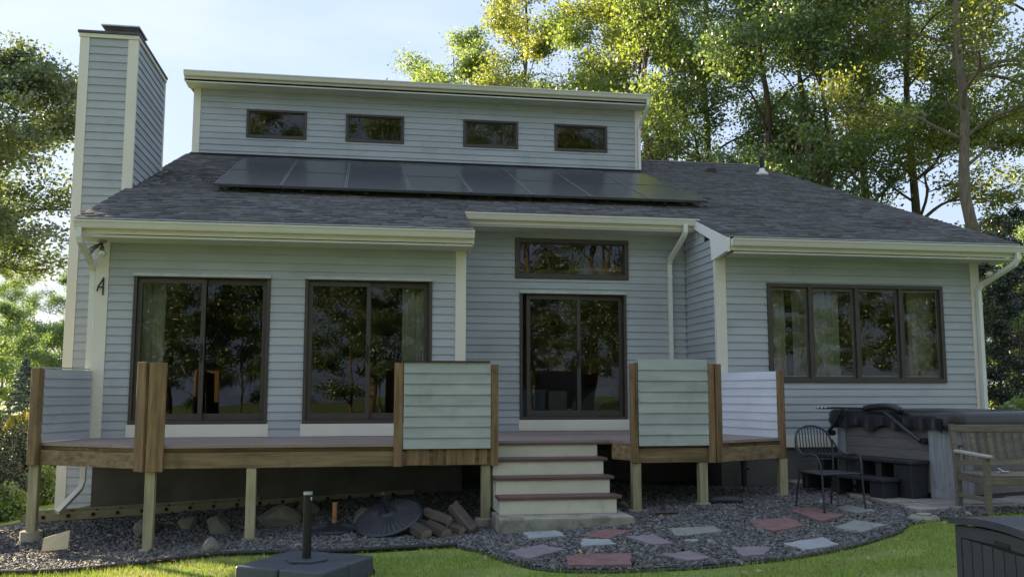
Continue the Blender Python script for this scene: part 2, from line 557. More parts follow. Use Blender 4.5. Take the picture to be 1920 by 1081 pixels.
def rotm(rng, n, tilt):
    a = rng.uniform(0, 2 * np.pi, n)
    t = rng.normal(0, tilt, n)
    p = rng.normal(0, tilt, n)
    ca, sa, ct, st, cp, sp = np.cos(a), np.sin(a), np.cos(t), np.sin(t), np.cos(p), np.sin(p)
    Z = np.zeros(n)
    O = np.ones(n)
    Rz = np.stack([np.stack([ca, -sa, Z], -1), np.stack([sa, ca, Z], -1), np.stack([Z, Z, O], -1)], 1)
    Rx = np.stack([np.stack([O, Z, Z], -1), np.stack([Z, ct, -st], -1), np.stack([Z, st, ct], -1)], 1)
    Ry = np.stack([np.stack([cp, Z, sp], -1), np.stack([Z, O, Z], -1), np.stack([-sp, Z, cp], -1)], 1)
    return Rz @ Rx @ Ry

def stones(n, smin, smax, inside):
    P = []
    tot = 0
    while tot < n:
        x = rng.uniform(-1.9, 11.2, n)
        y = rng.uniform(-5.5, .1, n)
        k = inside(x, y)
        P.append(np.stack([x[k], y[k]], 1))
        tot += k.sum()
    P = np.concatenate(P)[:n]
    sz = rng.uniform(smin, smax, (n, 1)) * np.stack([rng.uniform(.8, 1.5, n), rng.uniform(.6, 1.0, n), rng.uniform(.35, .7, n)], 1)
    v = BOXV[None] * (1 + rng.uniform(-.45, .15, (n, 8, 1))) * sz[:, None, :] * (1 + rng.uniform(-.25, .25, (n, 8, 3)))
    v = np.einsum('nij,nkj->nki', rotm(rng, n, .35), v)
    v[..., 0] += P[:, None, 0]
    v[..., 1] += P[:, None, 1]
    v[..., 2] += (G(P[:, 0], P[:, 1]) + .012 + rng.uniform(-.006, .010, n))[:, None]
    f = (BOXF[None] + (np.arange(n) * 8)[:, None, None]).reshape(-1, 4)
    return v.reshape(-1, 3), f
def in_poly(x, y, poly, grow=.84):
    P = np.array(poly)
    c = P.mean(0)
    P = c + (P - c) * grow
    o = np.argsort(np.arctan2(P[:, 1] - c[1], P[:, 0] - c[0]))
    P = P[o]
    k = np.ones(len(x), bool)
    for a, b in zip(P, np.roll(P, -1, 0)):
        k &= (b[0] - a[0]) * (y - a[1]) - (b[1] - a[1]) * (x - a[0]) > 0
    return k
FLAGS = [
 ('blue_stone', 'pale blue grey flagstone nearest the left end of the concrete step slab', [(5.4, -2.86), (5.77, -2.88), (5.77, -3.45), (5.36, -3.43)]),
 ('red_stone', 'red flagstone with pointed corner just in front of the concrete step slab', [(5.9, -3.48), (6.3, -3.15), (6.52, -3.34), (6.13, -3.8)]),
 ('blue_stone', 'small pale grey flagstone between the two red ones below the steps', [(5.85, -3.77), (6.11, -3.86), (6.12, -4.16), (5.77, -4.18)]),
 ('purple_stone', 'lilac grey flagstone right of the pointed red one', [(6.33, -3.76), (6.64, -3.74), (6.68, -4.27), (6.46, -4.3)]),
 ('purple_stone', 'large lilac grey flagstone at the curve of the lawn, leftmost of the flagstones', [(5.03, -4.10), (5.41, -3.89), (5.57, -4.28), (5.15, -4.6)]),
 ('red_stone', 'wide red flagstone at the lawn edge with a small hole', [(5.49, -4.67), (5.6, -4.58), (6.1, -4.72), (5.96, -5.18), (5.43, -5.0)]),
 ('grey_stone', 'olive grey flagstone in front of the two close deck posts', [(6.92, -3.35), (7.44, -3.37), (7.42, -3.68), (6.88, -3.78)]),
 ('purple_stone', 'brownish purple flagstone at the lawn edge right of the wide red one', [(6.34, -4.84), (6.68, -4.73), (6.73, -5.08), (6.5, -5.16)]),
 ('red_stone', 'five sided red flagstone left of the iron chair', [(7.96, -3.18), (8.43, -3.12), (8.38, -3.67), (7.93, -3.83), (7.86, -3.51)]),
 ('red_stone', 'red flagstone under the front leg of the iron chair', [(8.64, -2.71), (9.03, -2.58), (8.97, -3.38), (8.6, -3.61)]),
 ('grey_stone', 'small grey flagstone under the right leg of the iron chair', [(9.18, -2.82), (9.42, -2.7), (9.50, -3.2), (9.2, -3.27)]),
 ('grey_stone', 'grey flagstone by the mossy lawn edge left of the round cover', [(8.55, -3.96), (8.93, -3.71), (9.06, -4.11), (8.65, -4.33)]),
 ('blue_stone', 'large slate grey flagstone against the lawn edging below the iron chair', [(7.7, -4.54), (8.19, -4.37), (8.17, -4.78), (7.7, -4.95)]),
 ('purple_stone', 'five sided purple flagstone at the lawn edge left of the large slate one', [(7.14, -4.59), (7.31, -4.58), (7.49, -4.72), (7.24, -5.08), (7.04, -5.1)]),
 ('grey_stone', 'tiny broken flagstone chip in the gravel between the larger stones', [(6.85, -4.09), (6.99, -4.09), (6.93, -4.23), (6.81, -4.2)]),
]

def in_bed(x, y):
    for _, _, poly in FLAGS:
        y = np.where(in_poly(x, y, poly), -99, y)
    return (y > ye_(x) + .02) & ~((x > 9.95) & (y > -3.4)) & ~((x > 9.2) & (y > -.3))
v, f = stones(84000, .008, .0165, in_bed)
v2, f2 = stones(4200, .018, .030, in_bed)
f = np.concatenate([f, f2 + len(v)])
v = np.concatenate([v, v2])
gs = bpy.data.objects.new('gravel', np_mesh('gravel', v, f, M['stone_gravel']))
link(gs)
tag(gs, 'loose dark grey gravel stones covering the bed', 'gravel', None, 'stuff')

# grass blades
def blades(n, x0, x1, y0, hmin, hmax, wid):
    x = rng.uniform(x0, x1, n)
    y = rng.uniform(y0, -2.0, n)
    k = (y < ye_(x) + rng.normal(-.03, .07, n)) & (rng.random(n) < .35 + .65 * (np.sin(x * 2.2 + 3 * np.sin(y * 1.7)) * np.sin(y * 2.9 + 1.3 * x) > -.55))
    x, y = x[k], y[k]
    n = len(x)
    tuft = .55 + .45 * np.sin(x * 3.1 + 1.7 * np.sin(y * 2.3)) * np.sin(y * 4.1 + x)
    h = rng.uniform(hmin, hmax, n) * (.75 + .35 * tuft)
    a = rng.uniform(0, 2 * np.pi, n)
    lean = rng.uniform(0, .75, n) * h
    la = rng.uniform(0, 2 * np.pi, n)
    w = wid * rng.uniform(.7, 1.3, n)
    z = G(x, y) - .012
    b0 = np.stack([x - np.cos(a) * w, y - np.sin(a) * w, z], 1)
    b1 = np.stack([x + np.cos(a) * w, y + np.sin(a) * w, z], 1)
    tp = np.stack([x + np.cos(la) * lean, y + np.sin(la) * lean, z + h], 1)
    V = np.stack([b0, b1, tp], 1).reshape(-1, 3)
    F = np.arange(3 * n).reshape(n, 3)
    return V, F
v, f = blades(330000, -2.5, 14.0, -8.0, .022, .05, .0026)
v2, f2 = blades(30000, -2.5, 14.0, -8.0, .05, .085, .003)
f = np.concatenate([f, f2 + len(v)])
v = np.concatenate([v, v2])
gr = bpy.data.objects.new('grass', np_mesh('grass', v, f, M['grass']))
link(gr)
tag(gr, 'short green grass of the lawn in front of the gravel', 'grass', None, 'stuff')
# fallen leaves on gravel and lawn
n = 750
lx = rng.uniform(-1, 11, n)
ly = rng.uniform(-6.5, -1.0, n)
lz = G(lx, ly) + .03 + rng.uniform(0, .012, n)
sz = rng.uniform(.016, .036, (n, 1))
la = rng.uniform(0, 6.28, n)
ax = np.stack([np.cos(la), np.sin(la), rng.normal(0, .2, n)], 1)
bx = np.stack([-np.sin(la), np.cos(la), rng.normal(0, .2, n)], 1)
P = np.stack([lx, ly, lz], 1)
V = np.stack([P - ax * sz, P + bx * sz * .55 + [0, 0, .006], P + ax * sz * 1.1, P - bx * sz * .55 + [0, 0, .006]], 1).reshape(-1, 3)
M['litter'] = leafmat('dry_leaf', (.30, .20, .085), (.2, .14, .05), .25, .5)
fl = bpy.data.objects.new('fallen_leaves', np_mesh('fallen_leaves', V, np.arange(4 * n).reshape(n, 4), M['litter']))
link(fl)
tag(fl, 'scattered dry fallen leaves on gravel and lawn', 'leaves', None, 'stuff')
#==STRUCTURE==
# ------------------------------------------------------------------ the house
SL = .38                                     # roof slope
def zr(y):
    return 2.861 + SL * (y + .605)
XL, XA, XW, XR = 0.0, 5.044, 8.902, 13.297   # left corner, end of left wing, start of right wing, right corner
YR, YD, YRIDGE = 1.312, 6.65, 9.114
DX0, DX1 = -.035, 9.812
house = thing('house', 'grey blue clapboard house with shed dormer, tall chimney and dark shingle roof', 'house', (6.6, 4, -1.2))

def cells(x0, x1, z0, z1, ops):
    cx = sorted({x0, x1} | {v for o in ops for v in o[:2] if x0 < v < x1})
    cz = sorted({z0, z1} | {v for o in ops for v in o[2:] if z0 < v < z1})
    for i in range(len(cx) - 1):
        for j in range(len(cz) - 1):
            mx_, mz_ = (cx[i] + cx[i + 1]) / 2, (cz[j] + cz[j + 1]) / 2
            if not any(o[0] < mx_ < o[1] and o[2] < mz_ < o[3] for o in ops):
                yield cx[i], cx[i + 1], cz[j], cz[j + 1]

def shell(Y, x0, x1, z0, z1, ops):
    m = MB()
    for a, b, c, d in cells(x0, x1, z0, z1, ops):
        m.box(a, b, Y + .012, Y + .16, c, d)
    return m.build('wall', M['siding'], house)

def board(P, u0, u1, z0, z1, e, parent, m, zb):
    # one clapboard: thick at the butt (zb), thin at the top
    def th(z):
        return .0215 - .0165 * (z - zb) / e
    jt = random.uniform(-.0012, .0012)
    a, b = th(z0) + jt, th(z1)
    pts = [P(u0, a, z0), P(u1, a, z0), P(u1, -.008, z0), P(u0, -.008, z0),
           P(u0, b, z1), P(u1, b, z1), P(u1, -.008, z1), P(u0, -.008, z1)]
    return MB().hexa(pts).build('clapboard', m, parent)

def claps(P, u0, u1, z0, z1, parent, ops=(), e=.1155, m=None, lim=None):
    m = m or M['siding']
    n = max(1, round((z1 - z0) / e))
    e = (z1 - z0) / n
    for k in range(n):
        za = z0 + k * e
        zt = za + e * 1.03 if k < n - 1 else za + e
        a, b = u0, u1
        if lim:
            a, b = lim(za + e * .5, a, b)
            if b - a < .03:
                continue
        cut = sorted([o for o in ops if o[2] < za + e - .008 and o[3] > za + .008], key=lambda o: o[0])
        cur = a
        for o in cut:
            if o[0] - cur > .02:
                board(P, cur, o[0], za, zt, e, parent, m, za)
            if o[2] > za + .012:
                board(P, max(o[0], a), min(o[1], b), za, o[2], e, parent, m, za)
            if o[3] < za + e - .012:
                board(P, max(o[0], a), min(o[1], b), o[3], zt, e, parent, m, za)
            cur = o[1]
        if b - cur > 2.6 and random.random() < .45:
            q = cur + (b - cur) * random.uniform(.25, .75)
            board(P, cur, q - .0025, za, zt, e, parent, m, za)
            cur = q
        if b - cur > .02:
            board(P, cur, b, za, zt, e, parent, m, za)

def PX(Y):
    return lambda u, o, z: (u, Y - o, z)

D1 = (.479, 2.307, .181, 2.231)
D2 = (2.78, 4.577, .181, 2.231)
D3 = (6.082, 7.86, .181, 2.231)
U3 = (6.01, 7.907, 2.444, 3.105)
W4 = (9.709, 12.669, .76, 2.285)
DW = [(1.047, 2.315, 6.041, 6.672), (3.147, 4.418, 6.041, 6.672), (5.726, 6.971, 6.041, 6.672), (7.805, 9.04, 6.041, 6.672)]
def low(d):
    return (d[0], d[1], 0.0, d[3])

SOF, SOFE = 2.655, 3.195
w1 = shell(0, XL, XA, -.2, SOF + .1, [D1, D2])
claps(PX(0), XL + .15, XA - .135, .0, SOF, w1, [low(D1), low(D2)])
w2 = shell(YR, XA, XW, -.2, SOFE + .1, [D3, U3])
claps(PX(YR), XA, XW - .02, .0, SOFE, w2, [low(D3), U3])
w3 = shell(0, XW, XR, -.03, SOF + .1, [W4])
claps(PX(0), XW + .15, XR - .13, -.03, SOF, w3, [W4])
w5 = shell(YD, DX0, DX1, 5.3, 7.2, DW)
claps(PX(YD), DX0 + .13, DX1 - .12, 5.60, 7.065, w5, DW, .128)
# right wing, side facing the entry
m = MB().box(XW + .012, XW + .14, .161, YR + .01, -.2, 2.9).box(XW + .012, XW + .14, .55, YR + .01, 2.9, 3.2)
ws = m.build('wall', M['siding'], house)
claps(lambda u, o, z: (XW - o, u, z), .05, YR - .02, 0, 3.19, ws, lim=lambda z, a, b: (max(a, (z - 2.72) / SL - .605 + .25), b))
# left wing, side facing the entry
MB().box(XA - .14, XA - .012, .161, YR + .1, -.2, 3.1).build('wall', M['siding'], house)
# outer side walls, rear wall, gable ends
def gable(x0, x1):
    prof = [(.17, -1.2), (14.0, -1.2), (14.0, 4.3), (YRIDGE, zr(YRIDGE) - .16), (.17, zr(.17) - .16)]
    return MB().extrude_x(prof, x0, x1)
gable(XL + .01, XL + .15).build('wall', M['siding'], house)
gable(XR - .15, XR - .01).build('wall', M['siding'], house)
mm = MB()
for a, b, c, d in cells(XL + .15, XR - .15, -1.2, 4.3, [(5.6, 6.9, .3, 2.2), (1.2, 2.4, .9, 2.1)]):
    mm.box(a, b, 13.85, 13.99, c, d)
mm.build('wall', M['siding'], house)
# inside: floors, ceilings, partitions
MB().box(.16, XR - .16, YR + .17, 13.8, .02, .165).box(.16, XA - .15, .17, YR + .169, .02, .165).box(XW + .15, XR - .16, .17, YR + .169, .02, .165).build('interior_floor', M['intfloor'], house)
MB().box(.16, XR - .16, YR + .2, 13.8, 2.55, 2.62).box(.16, XA - .15, .17, YR + .2, 2.55, 2.62).box(XW + .15, XR - .16, .17, YR + .2, 2.55, 2.62).build(
    'ceiling', M['interior'], house)
MB().box(.16, 4.98, 5.2, 5.3, .165, 2.55).build('partition', M['interior'], house)
MB().box(9.05, XR - .16, 4.6, 4.7, .165, 2.55).build('partition', M['interior'], house)
MB().box(4.98, 5.08, YR + .2, 5.3, .165, 2.55).build('partition', M['interior'], house)
MB().box(8.95, 9.05, YR + .2, 4.7, .165, 2.55).build('partition', M['interior'], house)
MB().box(.0, 9.75, 9.2, 9.3, 5.4, 7.2).build('partition', M['interior'], house)
MB().box(1.75, 2.65, 5.16, 5.199, .165, 2.2).build('inner_door', M['white'], house)
# foundation
MB().box(.05, XA - .02, .02, .16, -2, -.201).build('foundation', M['foundation'], house)
MB().box(XA - .02, XW + .1, YR + .03, YR + .17, -2, -.201).box(XA - .16, XA - .02, .161, YR + .03, -2, -.201).build('foundation', M['foundation'], house)
MB().box(XW + .02, XR - .02, .02, .16, -2, -.221).box(XW + .02, XW + .16, .161, YR + .03, -2, -.221).build('foundation', M['foundation'], house)
MB().box(XW - .01, XR + .01, -.028, .011, -.215, -.032).build('water_table', M['trim'], house, bevel=.004)

# corner boards
def cboard(x0, x1, y0, y1, z0, z1, mt='trim'):
    return MB().box(x0, x1, y0, y1, z0, z1).build('corner_board', M[mt], house, bevel=.003)
cboard(XL - .026, XL + .148, -.026, .009, 0, SOF)
cboard(XL - .026, XL + .009, .010, .15, 0, SOF)
cboard(XA - .133, XA + .02, -.026, .011, 0, SOF)
cboard(XA - .0, XA + .02, .012, .12, 0, SOF)
cboard(XW - .022, XW + .148, -.026, .011, -.03, SOF, 'trim')
cboard(XW - .022, XW + .0, .012, .045, -.03, 2.9, 'rake')
cboard(XR - .128, XR + .026, -.026, .011, -.03, SOF)
cboard(DX0 - .022, DX0 + .128, YD - .026, YD + .011, 5.62, 7.065)
cboard(DX1 - .118, DX1 + .022, YD - .026, YD + .011, 5.62, 7.065)
# sill boards under the doors
for d, Y in ((D1, 0), (D2, 0), (D3, YR)):
    MB().box(d[0] - .02, d[1] + .02, Y - .030, Y + .011, .004, .178).build('sill_board', M['trim'], house, bevel=.003)

# windows and doors
def rect_frame(m, x0, x1, z0, z1, w, y0, y1):
    m.box(x0, x1, y0, y1, z0, z0 + w)
    m.box(x0, x1, y0, y1, z1 - w, z1)
    m.box(x0, x0 + w, y0, y1, z0 + w, z1 - w)
    m.box(x1 - w, x1, y0, y1, z0 + w, z1 - w)
    return m

def slider(d, Y, mull, gap=0., dark=(0, 0), label=None):
    x0, x1, z0, z1 = d
    fr = rect_frame(MB(), x0 + .002, x1 - .002, z0 + .002, z1 - .002, .045, Y - .035, Y + .13).build('sliding_door', M['brown'], house, bevel=.003)
    MB().box(x0 - .004, x1 + .004, Y - .06, Y - .036, z1 - .03, z1 + .012).build('head_flashing', M['galv'], fr)
    if label:
        fr['label'] = label
    a0, a1 = x0 + .048 + gap, mull + .035
    b0, b1 = mull - .035, x1 - .048
    for (s0, s1, yy, dk) in ((a0, a1, Y + .015, dark[0]), (b0, b1, Y + .062, dark[1])):
        sm = MB()
        sm.box(s0, s1, yy, yy + .04, z0 + .05, z0 + .14)
        sm.box(s0, s1, yy, yy + .04, z1 - .12, z1 - .05)
        sm.box(s0, s0 + .062, yy, yy + .04, z0 + .14, z1 - .12)
        sm.box(s1 - .062, s1, yy, yy + .04, z0 + .14, z1 - .12)
        sash = sm.build('sash', M['brown'], fr, bevel=.003)
        g = MB().add([(s0 + .05, yy + .02, z0 + .12), (s1 - .05, yy + .02, z0 + .12), (s1 - .05, yy + .02, z1 - .1), (s0 + .05, yy + .02, z1 - .1)], [(0, 1, 2, 3)])
        g.build('pane', M['glass_dark' if dk else 'glass'], fr)
    MB().box(a1 - .05, a1 - .03, Y - .025, Y + .014, z0 + .85, z0 + 1.1).build('handle', M['metal_dark'], fr)
    return fr
slider(D1, 0, 1.40, dark=(0, 1))
slider(D2, 0, 3.67, dark=(1, 0))
slider(D3, YR, 7.06, gap=.07, dark=(0, 1))

def window(d, Y, cols, cas=.05, name='window'):
    x0, x1, z0, z1 = d
    fr = rect_frame(MB(), x0 + .002, x1 - .002, z0 + .002, z1 - .002, cas, Y - .038, Y + .13).build(name, M['brown'], house, bevel=.004)
    xs_ = [x0 + cas] + list(cols) + [x1 - cas]
    for c in cols:
        MB().box(c - .028, c + .028, Y - .030, Y + .12, z0 + cas + .001, z1 - cas - .001).build('mullion', M['brown'], fr)
    for i in range(len(xs_) - 1):
        a = xs_[i] + (.029 if i else .001)
        b = xs_[i + 1] - (.029 if i < len(xs_) - 2 else .001)
        s = .034 if len(cols) else .022
        if name == 'transom':
            s = .016
        rect_frame(MB(), a, b, z0 + cas + .001, z1 - cas - .001, s, Y + .0, Y + .04).build('sash', M['brown'], fr, bevel=.002)
        rect_frame(MB(), a + s, b - s, z0 + cas + s, z1 - cas - s, .006, Y + .014, Y + .03).build('bead', M['galv' if len(cols) else 'brown'], fr)
        MB().add([(a + s * .8, Y + .022, z0 + cas + s * .8), (b - s * .8, Y + .022, z0 + cas + s * .8),
                  (b - s * .8, Y + .022, z1 - cas - s * .8), (a + s * .8, Y + .022, z1 - cas - s * .8)], [(0, 1, 2, 3)]).build('pane', M['glass'], fr)
    return fr
for d in DW:
    window(d, YD, [])
window(U3, YR, [], .07, 'transom')
window(W4, 0, [10.413, 11.187, 11.933], .06)
for o in ((5.6, 6.9, .3, 2.2), (1.2, 2.4, .9, 2.1)):
    window(o, 13.85, [], .05)

# main roof: deck, shingles, fascia, soffits, gutters
EV, EVE = -.50, .82                      # roof edge lines
RX0, RX1 = -.165, 13.69
rm = MB()
def slab(m, x0, x1, y0, y1, t=.14):
    m.hexa([(x0, y0, zr(y0) - t), (x1, y0, zr(y0) - t), (x1, y1, zr(y1) - t), (x0, y1, zr(y1) - t),
            (x0, y0, zr(y0)), (x1, y0, zr(y0)), (x1, y1, zr(y1)), (x0, y1, zr(y1))])
slab(rm, RX0, 5.10, EV, EVE)
slab(rm, 8.94, RX1, EV, EVE)
slab(rm, RX0, RX1, EVE, YRIDGE)
zq = zr(YRIDGE)
rm.hexa([(RX0, YRIDGE, zq - .14), (RX1, YRIDGE, zq - .14), (RX1, 14.6, 4.2), (RX0, 14.6, 4.2),
         (RX0, YRIDGE, zq), (RX1, YRIDGE, zq), (RX1, 14.6, 4.34), (RX0, 14.6, 4.34)])
roof = rm.build('roof', M['roofdeck'], house)

def tabs():
    V = []
    e = .135 / math.sqrt(1 + SL * SL)
    y = EV - .025
    k = 0
    r = random.Random(5)
    while y < YRIDGE - .02:
        y1 = min(y + e * 1.12, YRIDGE + .01)
        segs = [(RX0 - .02, RX1 + .02)]
        if y < EVE - .03:
            segs = [(RX0 - .02, 5.115), (8.87, RX1 + .02)]
        elif y > YD + .02:
            segs = [(DX1 + .01, RX1 + .02)]
        for s0, s1 in segs:
            x = s0 - r.uniform(0, .3)
            while x < s1:
                wdt = r.choice([.13, .17, .22, .28, .33])
                a, b = max(x, s0), min(x + wdt - .003, s1)
                if b - a > .02:
                    t = r.choice([.012, .015, .018, .024])
                    yb = y + r.uniform(-.002, .002)
                    t1 = .003
                    V += [(a, yb, zr(yb)), (b, yb, zr(yb)), (b, y1, zr(y1)), (a, y1, zr(y1)),
                          (a, yb, zr(yb) + t), (b, yb, zr(yb) + t), (b, y1, zr(y1) + t1), (a, y1, zr(y1) + t1)]
                x += wdt
        y += e
        k += 1
    n = len(V) // 8
    F = (BOXF[None] + (np.arange(n) * 8)[:, None, None]).reshape(-1, 4)
    return np.array(V), F
v, f = tabs()
v = v - np.array(ORI[roof.name])[None]
sh = bpy.data.objects.new('shingles', np_mesh('shingles', v, f, M['shingle']))
link(sh, roof)
tag(sh, None, None, None, 'stuff')
# ridge cap right of the dormer
i = 0
x = DX1 + .1
while x < RX1:
    MB().add([(x, YRIDGE - .13, zr(YRIDGE - .13) + .022), (x + .29, YRIDGE - .13, zr(YRIDGE - .13) + .018), (x + .29, YRIDGE, zq + .03), (x, YRIDGE, zq + .036),
              (x + .29, YRIDGE + .13, zq - .03), (x, YRIDGE + .13, zq - .025)], [(0, 1, 2, 3), (3, 2, 4, 5)]).build('ridge_cap', M['shingle'], roof)
    x += .26

def gutter(x0, x1, y, z, drop=.168, par=None):
    # fascia board, then a hollow K-profile trough in front of it
    MB().box(x0 + .01, x1 - .01, y - .022, y + .005, z - drop, z - .012).build('fascia', M['trim'], par or roof, bevel=.003)
    yy = y - .023
    prof = [(yy, z - .105), (yy - .070, z - .105), (yy - .080, z - .085), (yy - .088, z - .06), (yy - .098, z - .035), (yy - .110, z - .018), (yy - .110, z + .0),
            (yy - .100, z + .0), (yy - .098, z - .014), (yy - .088, z - .032), (yy - .078, z - .058), (yy - .068, z - .084), (yy - .062, z - .096), (yy, z - .096)]
    g = MB().extrude_x(prof, x0, x1)
    for xx in (x0 + .0015, x1 - .0035):
        g.extrude_x([(yy, z - .1), (yy - .062, z - .1), (yy - .088, z - .045), (yy - .106, z - .03), (yy - .108, z - .002), (yy, z - .002)], xx, xx + .002)
    return g.build('gutter', M['gutter'], par or roof)
GZ = zr(EV) + .0
gutter(-.165, 5.12, EV, 2.861)
gutter(8.932, 13.706, EV, 2.861)
gutter(5.128, 8.932, EVE, 3.387)
# drip edge strips along the eaves
for a, b, y in ((-.165, 5.12, EV), (8.985, 13.69, EV), (5.12, 8.95, EVE)):
    MB().box(a, b, y - .04, y + .01, zr(y) - .012, zr(y) + .001).build('drip_edge', M['galv'], roof)
# soffits
MB().box(-.15, 5.10, EV + .006, .010, SOF, SOF + .03).build('soffit', M['soffit'], house)
MB().box(8.99, 13.68, EV + .006, .010, SOF, SOF + .03).build('soffit', M['soffit'], house)
MB().box(5.12, 8.90, EVE + .006, YR + .010, SOFE, SOFE + .03).build('soffit', M['soffit'], house)
# end boards of the eaves and the white rake board over the entry
def endboard(x0, x1, flip=0, mt='trim'):
    prof = [(EV - .02, 2.68), (EV - .02, zr(EV) - .01), (EVE - .02, zr(EVE - .02) - .01), (EVE - .02, zr(EVE) - .16), (.10, zr(.10) - .17), (.06, SOF - .03), (-.03, SOF - .03)]
    return MB().extrude_x(prof[::-1], x0, x1).build('rake_board', M[mt], house)
endboard(8.858, 8.928, mt='rake')
endboard(5.102, 5.12)
prof = [(EV - .02, 2.66), (YRIDGE, zr(YRIDGE) - .2), (YRIDGE, zr(YRIDGE) - .012), (EV - .02, zr(EV) - .012)]
MB().extrude_x(prof, RX0 - .012, RX0 + .008).build('rake_board', M['trim'], house)
MB().extrude_x(prof, RX1 - .008, RX1 + .012).build('rake_board', M['trim'], house)

# dormer roof, sides
mm = MB().hexa([(-.17, 6.21, 7.19), (9.895, 6.21, 7.19), (9.895, 13.9, 7.8), (-.17, 13.9, 7.8),
                (-.17, 6.21, 7.29), (9.895, 6.21, 7.29), (9.895, 13.9, 7.9), (-.17, 13.9, 7.9)])
dr = mm.build('dormer_roof', M['roofdeck'], house)
gutter(-.185, 9.91, 6.215, 7.284, .155, dr)
MB().box(-.19, 9.91, 6.15, 6.24, 7.291, 7.305).build('drip_edge', M['roofdeck'], dr)
MB().box(-.165, 9.89, 6.222, YD + .011, 7.066, 7.096).build('soffit', M['soffit'], house)
for a, b in ((-.185, -.166), (9.891, 9.91)):
    MB().extrude_x([(6.20, 7.09), (13.8, 7.68), (13.8, 7.9), (6.20, 7.28)], a, b).build('rake_board', M['trim'], house)
MB().box(DX0 + .0, DX0 + .14, YD + .161, 13.8, 5.0, 7.2).build('wall', M['siding'], house)
MB().box(DX1 - .14, DX1, YD + .161, 13.8, 5.0, 7.2).build('wall', M['siding'], house)
MB().box(DX0 + .1, DX1 - .1, 13.6, 13.8, 4.2, 7.4).build('wall', M['siding'], house)
MB().hexa([(DX0 - .05, YD - .09, zr(YD - .09) + .015), (DX1 + .02, YD - .09, zr(YD - .09) + .015), (DX1 + .02, YD - .02, zr(YD - .02) + .02), (DX0 - .05, YD - .02, zr(YD - .02) + .02),
           (DX0 - .05, YD - .09, zr(YD - .09) + .022), (DX1 + .02, YD - .09, zr(YD - .09) + .022), (DX1 + .02, YD - .03, zr(YD) + .05), (DX0 - .05, YD - .03, zr(YD) + .05)]).build(
    'flashing', M['metal_dark'], house)

# downspouts
def spout(pts, r=.045):
    return MB().tube(pts, r, 4, R(45)).build('downspout', M['alu'], house)
spout([(-.10, -.575, 2.76), (-.10, -.575, 2.64), (-.09, -.55, 2.58), (-.075, -.06, 2.36), (-.072, .03, 2.27), (-.072, .04, 2.1), (-.072, .04, .9), (-.072, .04, .02)])
spout([(-.06, .02, -.02), (-.06, .02, -.55), (-.08, -.02, -.66), (-.26, -.32, -.93)])
spout([(8.70, .74, 3.30), (8.70, .74, 3.18), (8.69, .78, 3.12), (8.60, 1.20, 2.80), (8.60, 1.255, 2.72), (8.60, 1.255, 2.5), (8.60, 1.255, .02)])
spout([(13.60, -.575, 2.76), (13.60, -.575, 2.66), (13.56, -.54, 2.58), (13.29, -.11, 2.30), (13.27, -.068, 2.22), (13.27, -.068, 2.0), (13.27, -.068, -.6)])
spout([(9.86, 6.14, 7.19), (9.86, 6.14, 7.05), (9.86, 6.20, 6.98), (9.80, 6.55, 6.68), (9.78, 6.585, 6.6), (9.78, 6.585, 6.3), (9.78, 6.585, 5.66)], .04)
for p in ((-.072, .09, 1.9), (8.60, 1.285, 2.5), (13.27, -.035, 2.0)):
    MB().box(p[0] - .045, p[0] + .045, p[1] - .07, p[1] - .005, p[2], p[2] + .02).build('strap', M['alu'], house)

# chimney
CX0, CX1, CY0, CY1, CZ = -.975, -.122, 2.013, 4.10, 6.38
chim = MB().box(CX0 + .012, CX1 - .012, CY0 + .012, CY1 - .012, -1.6, CZ - .01).build('chimney', M['siding'], house)
claps(PX(CY0), CX0 + .13, CX1 - .135, -1.32, CZ - .07, chim, e=.130)
claps(lambda u, o, z: (CX1 + o, u, z), CY0 + .012, CY1 - .06, 3.3, CZ - .07, chim, e=.130)
for a, b, c, d in ((CX0 - .02, CX0 + .128, CY0 - .026, CY0 + .011), (CX1 - .133, CX1 + .026, CY0 - .026, CY0 + .011),
                   (CX1 + .0, CX1 + .026, CY0 + .012, CY0 + .03), (CX1 - .01, CX1 + .026, CY1 - .058, CY1 + .02), (CX0 - .02, CX0 + .01, CY0 + .012, CY0 + .12)):
    MB().box(a, b, c, d, -1.35, CZ - .066).build('corner_board', M['trim'], chim, bevel=.003)
MB().box(CX0 - .035, CX1 + .035, CY0 - .04, CY1 + .035, CZ - .065, CZ).build('frieze_board', M['trim'], chim, bevel=.004)
MB().box(CX0 - .055, CX1 + .05, CY0 - .06, CY1 + .05, CZ + .002, CZ + .045).build('chimney_cap', M['lead'], chim, bevel=.006)
cx, cy = -.575, 3.0
MB().prism([(cx - .22, cy - .22), (cx + .22, cy - .22), (cx + .22, cy + .22), (cx - .22, cy + .22)], CZ + .046, CZ + .28).build('flue', M['lead'], chim)
MB().prism([(cx - .22, cy - .22), (cx + .22, cy - .22), (cx + .22, cy + .22), (cx - .22, cy + .22)], CZ + .281, CZ + .42,
           [(cx - .29, cy - .29), (cx + .29, cy - .29), (cx + .29, cy + .29), (cx - .29, cy + .29)]).build('flue_hood', M['lead'], chim)
MB().box(cx - .31, cx + .31, cy - .31, cy + .31, CZ + .422, CZ + .445).build('flue_lid', M['galv'], chim)

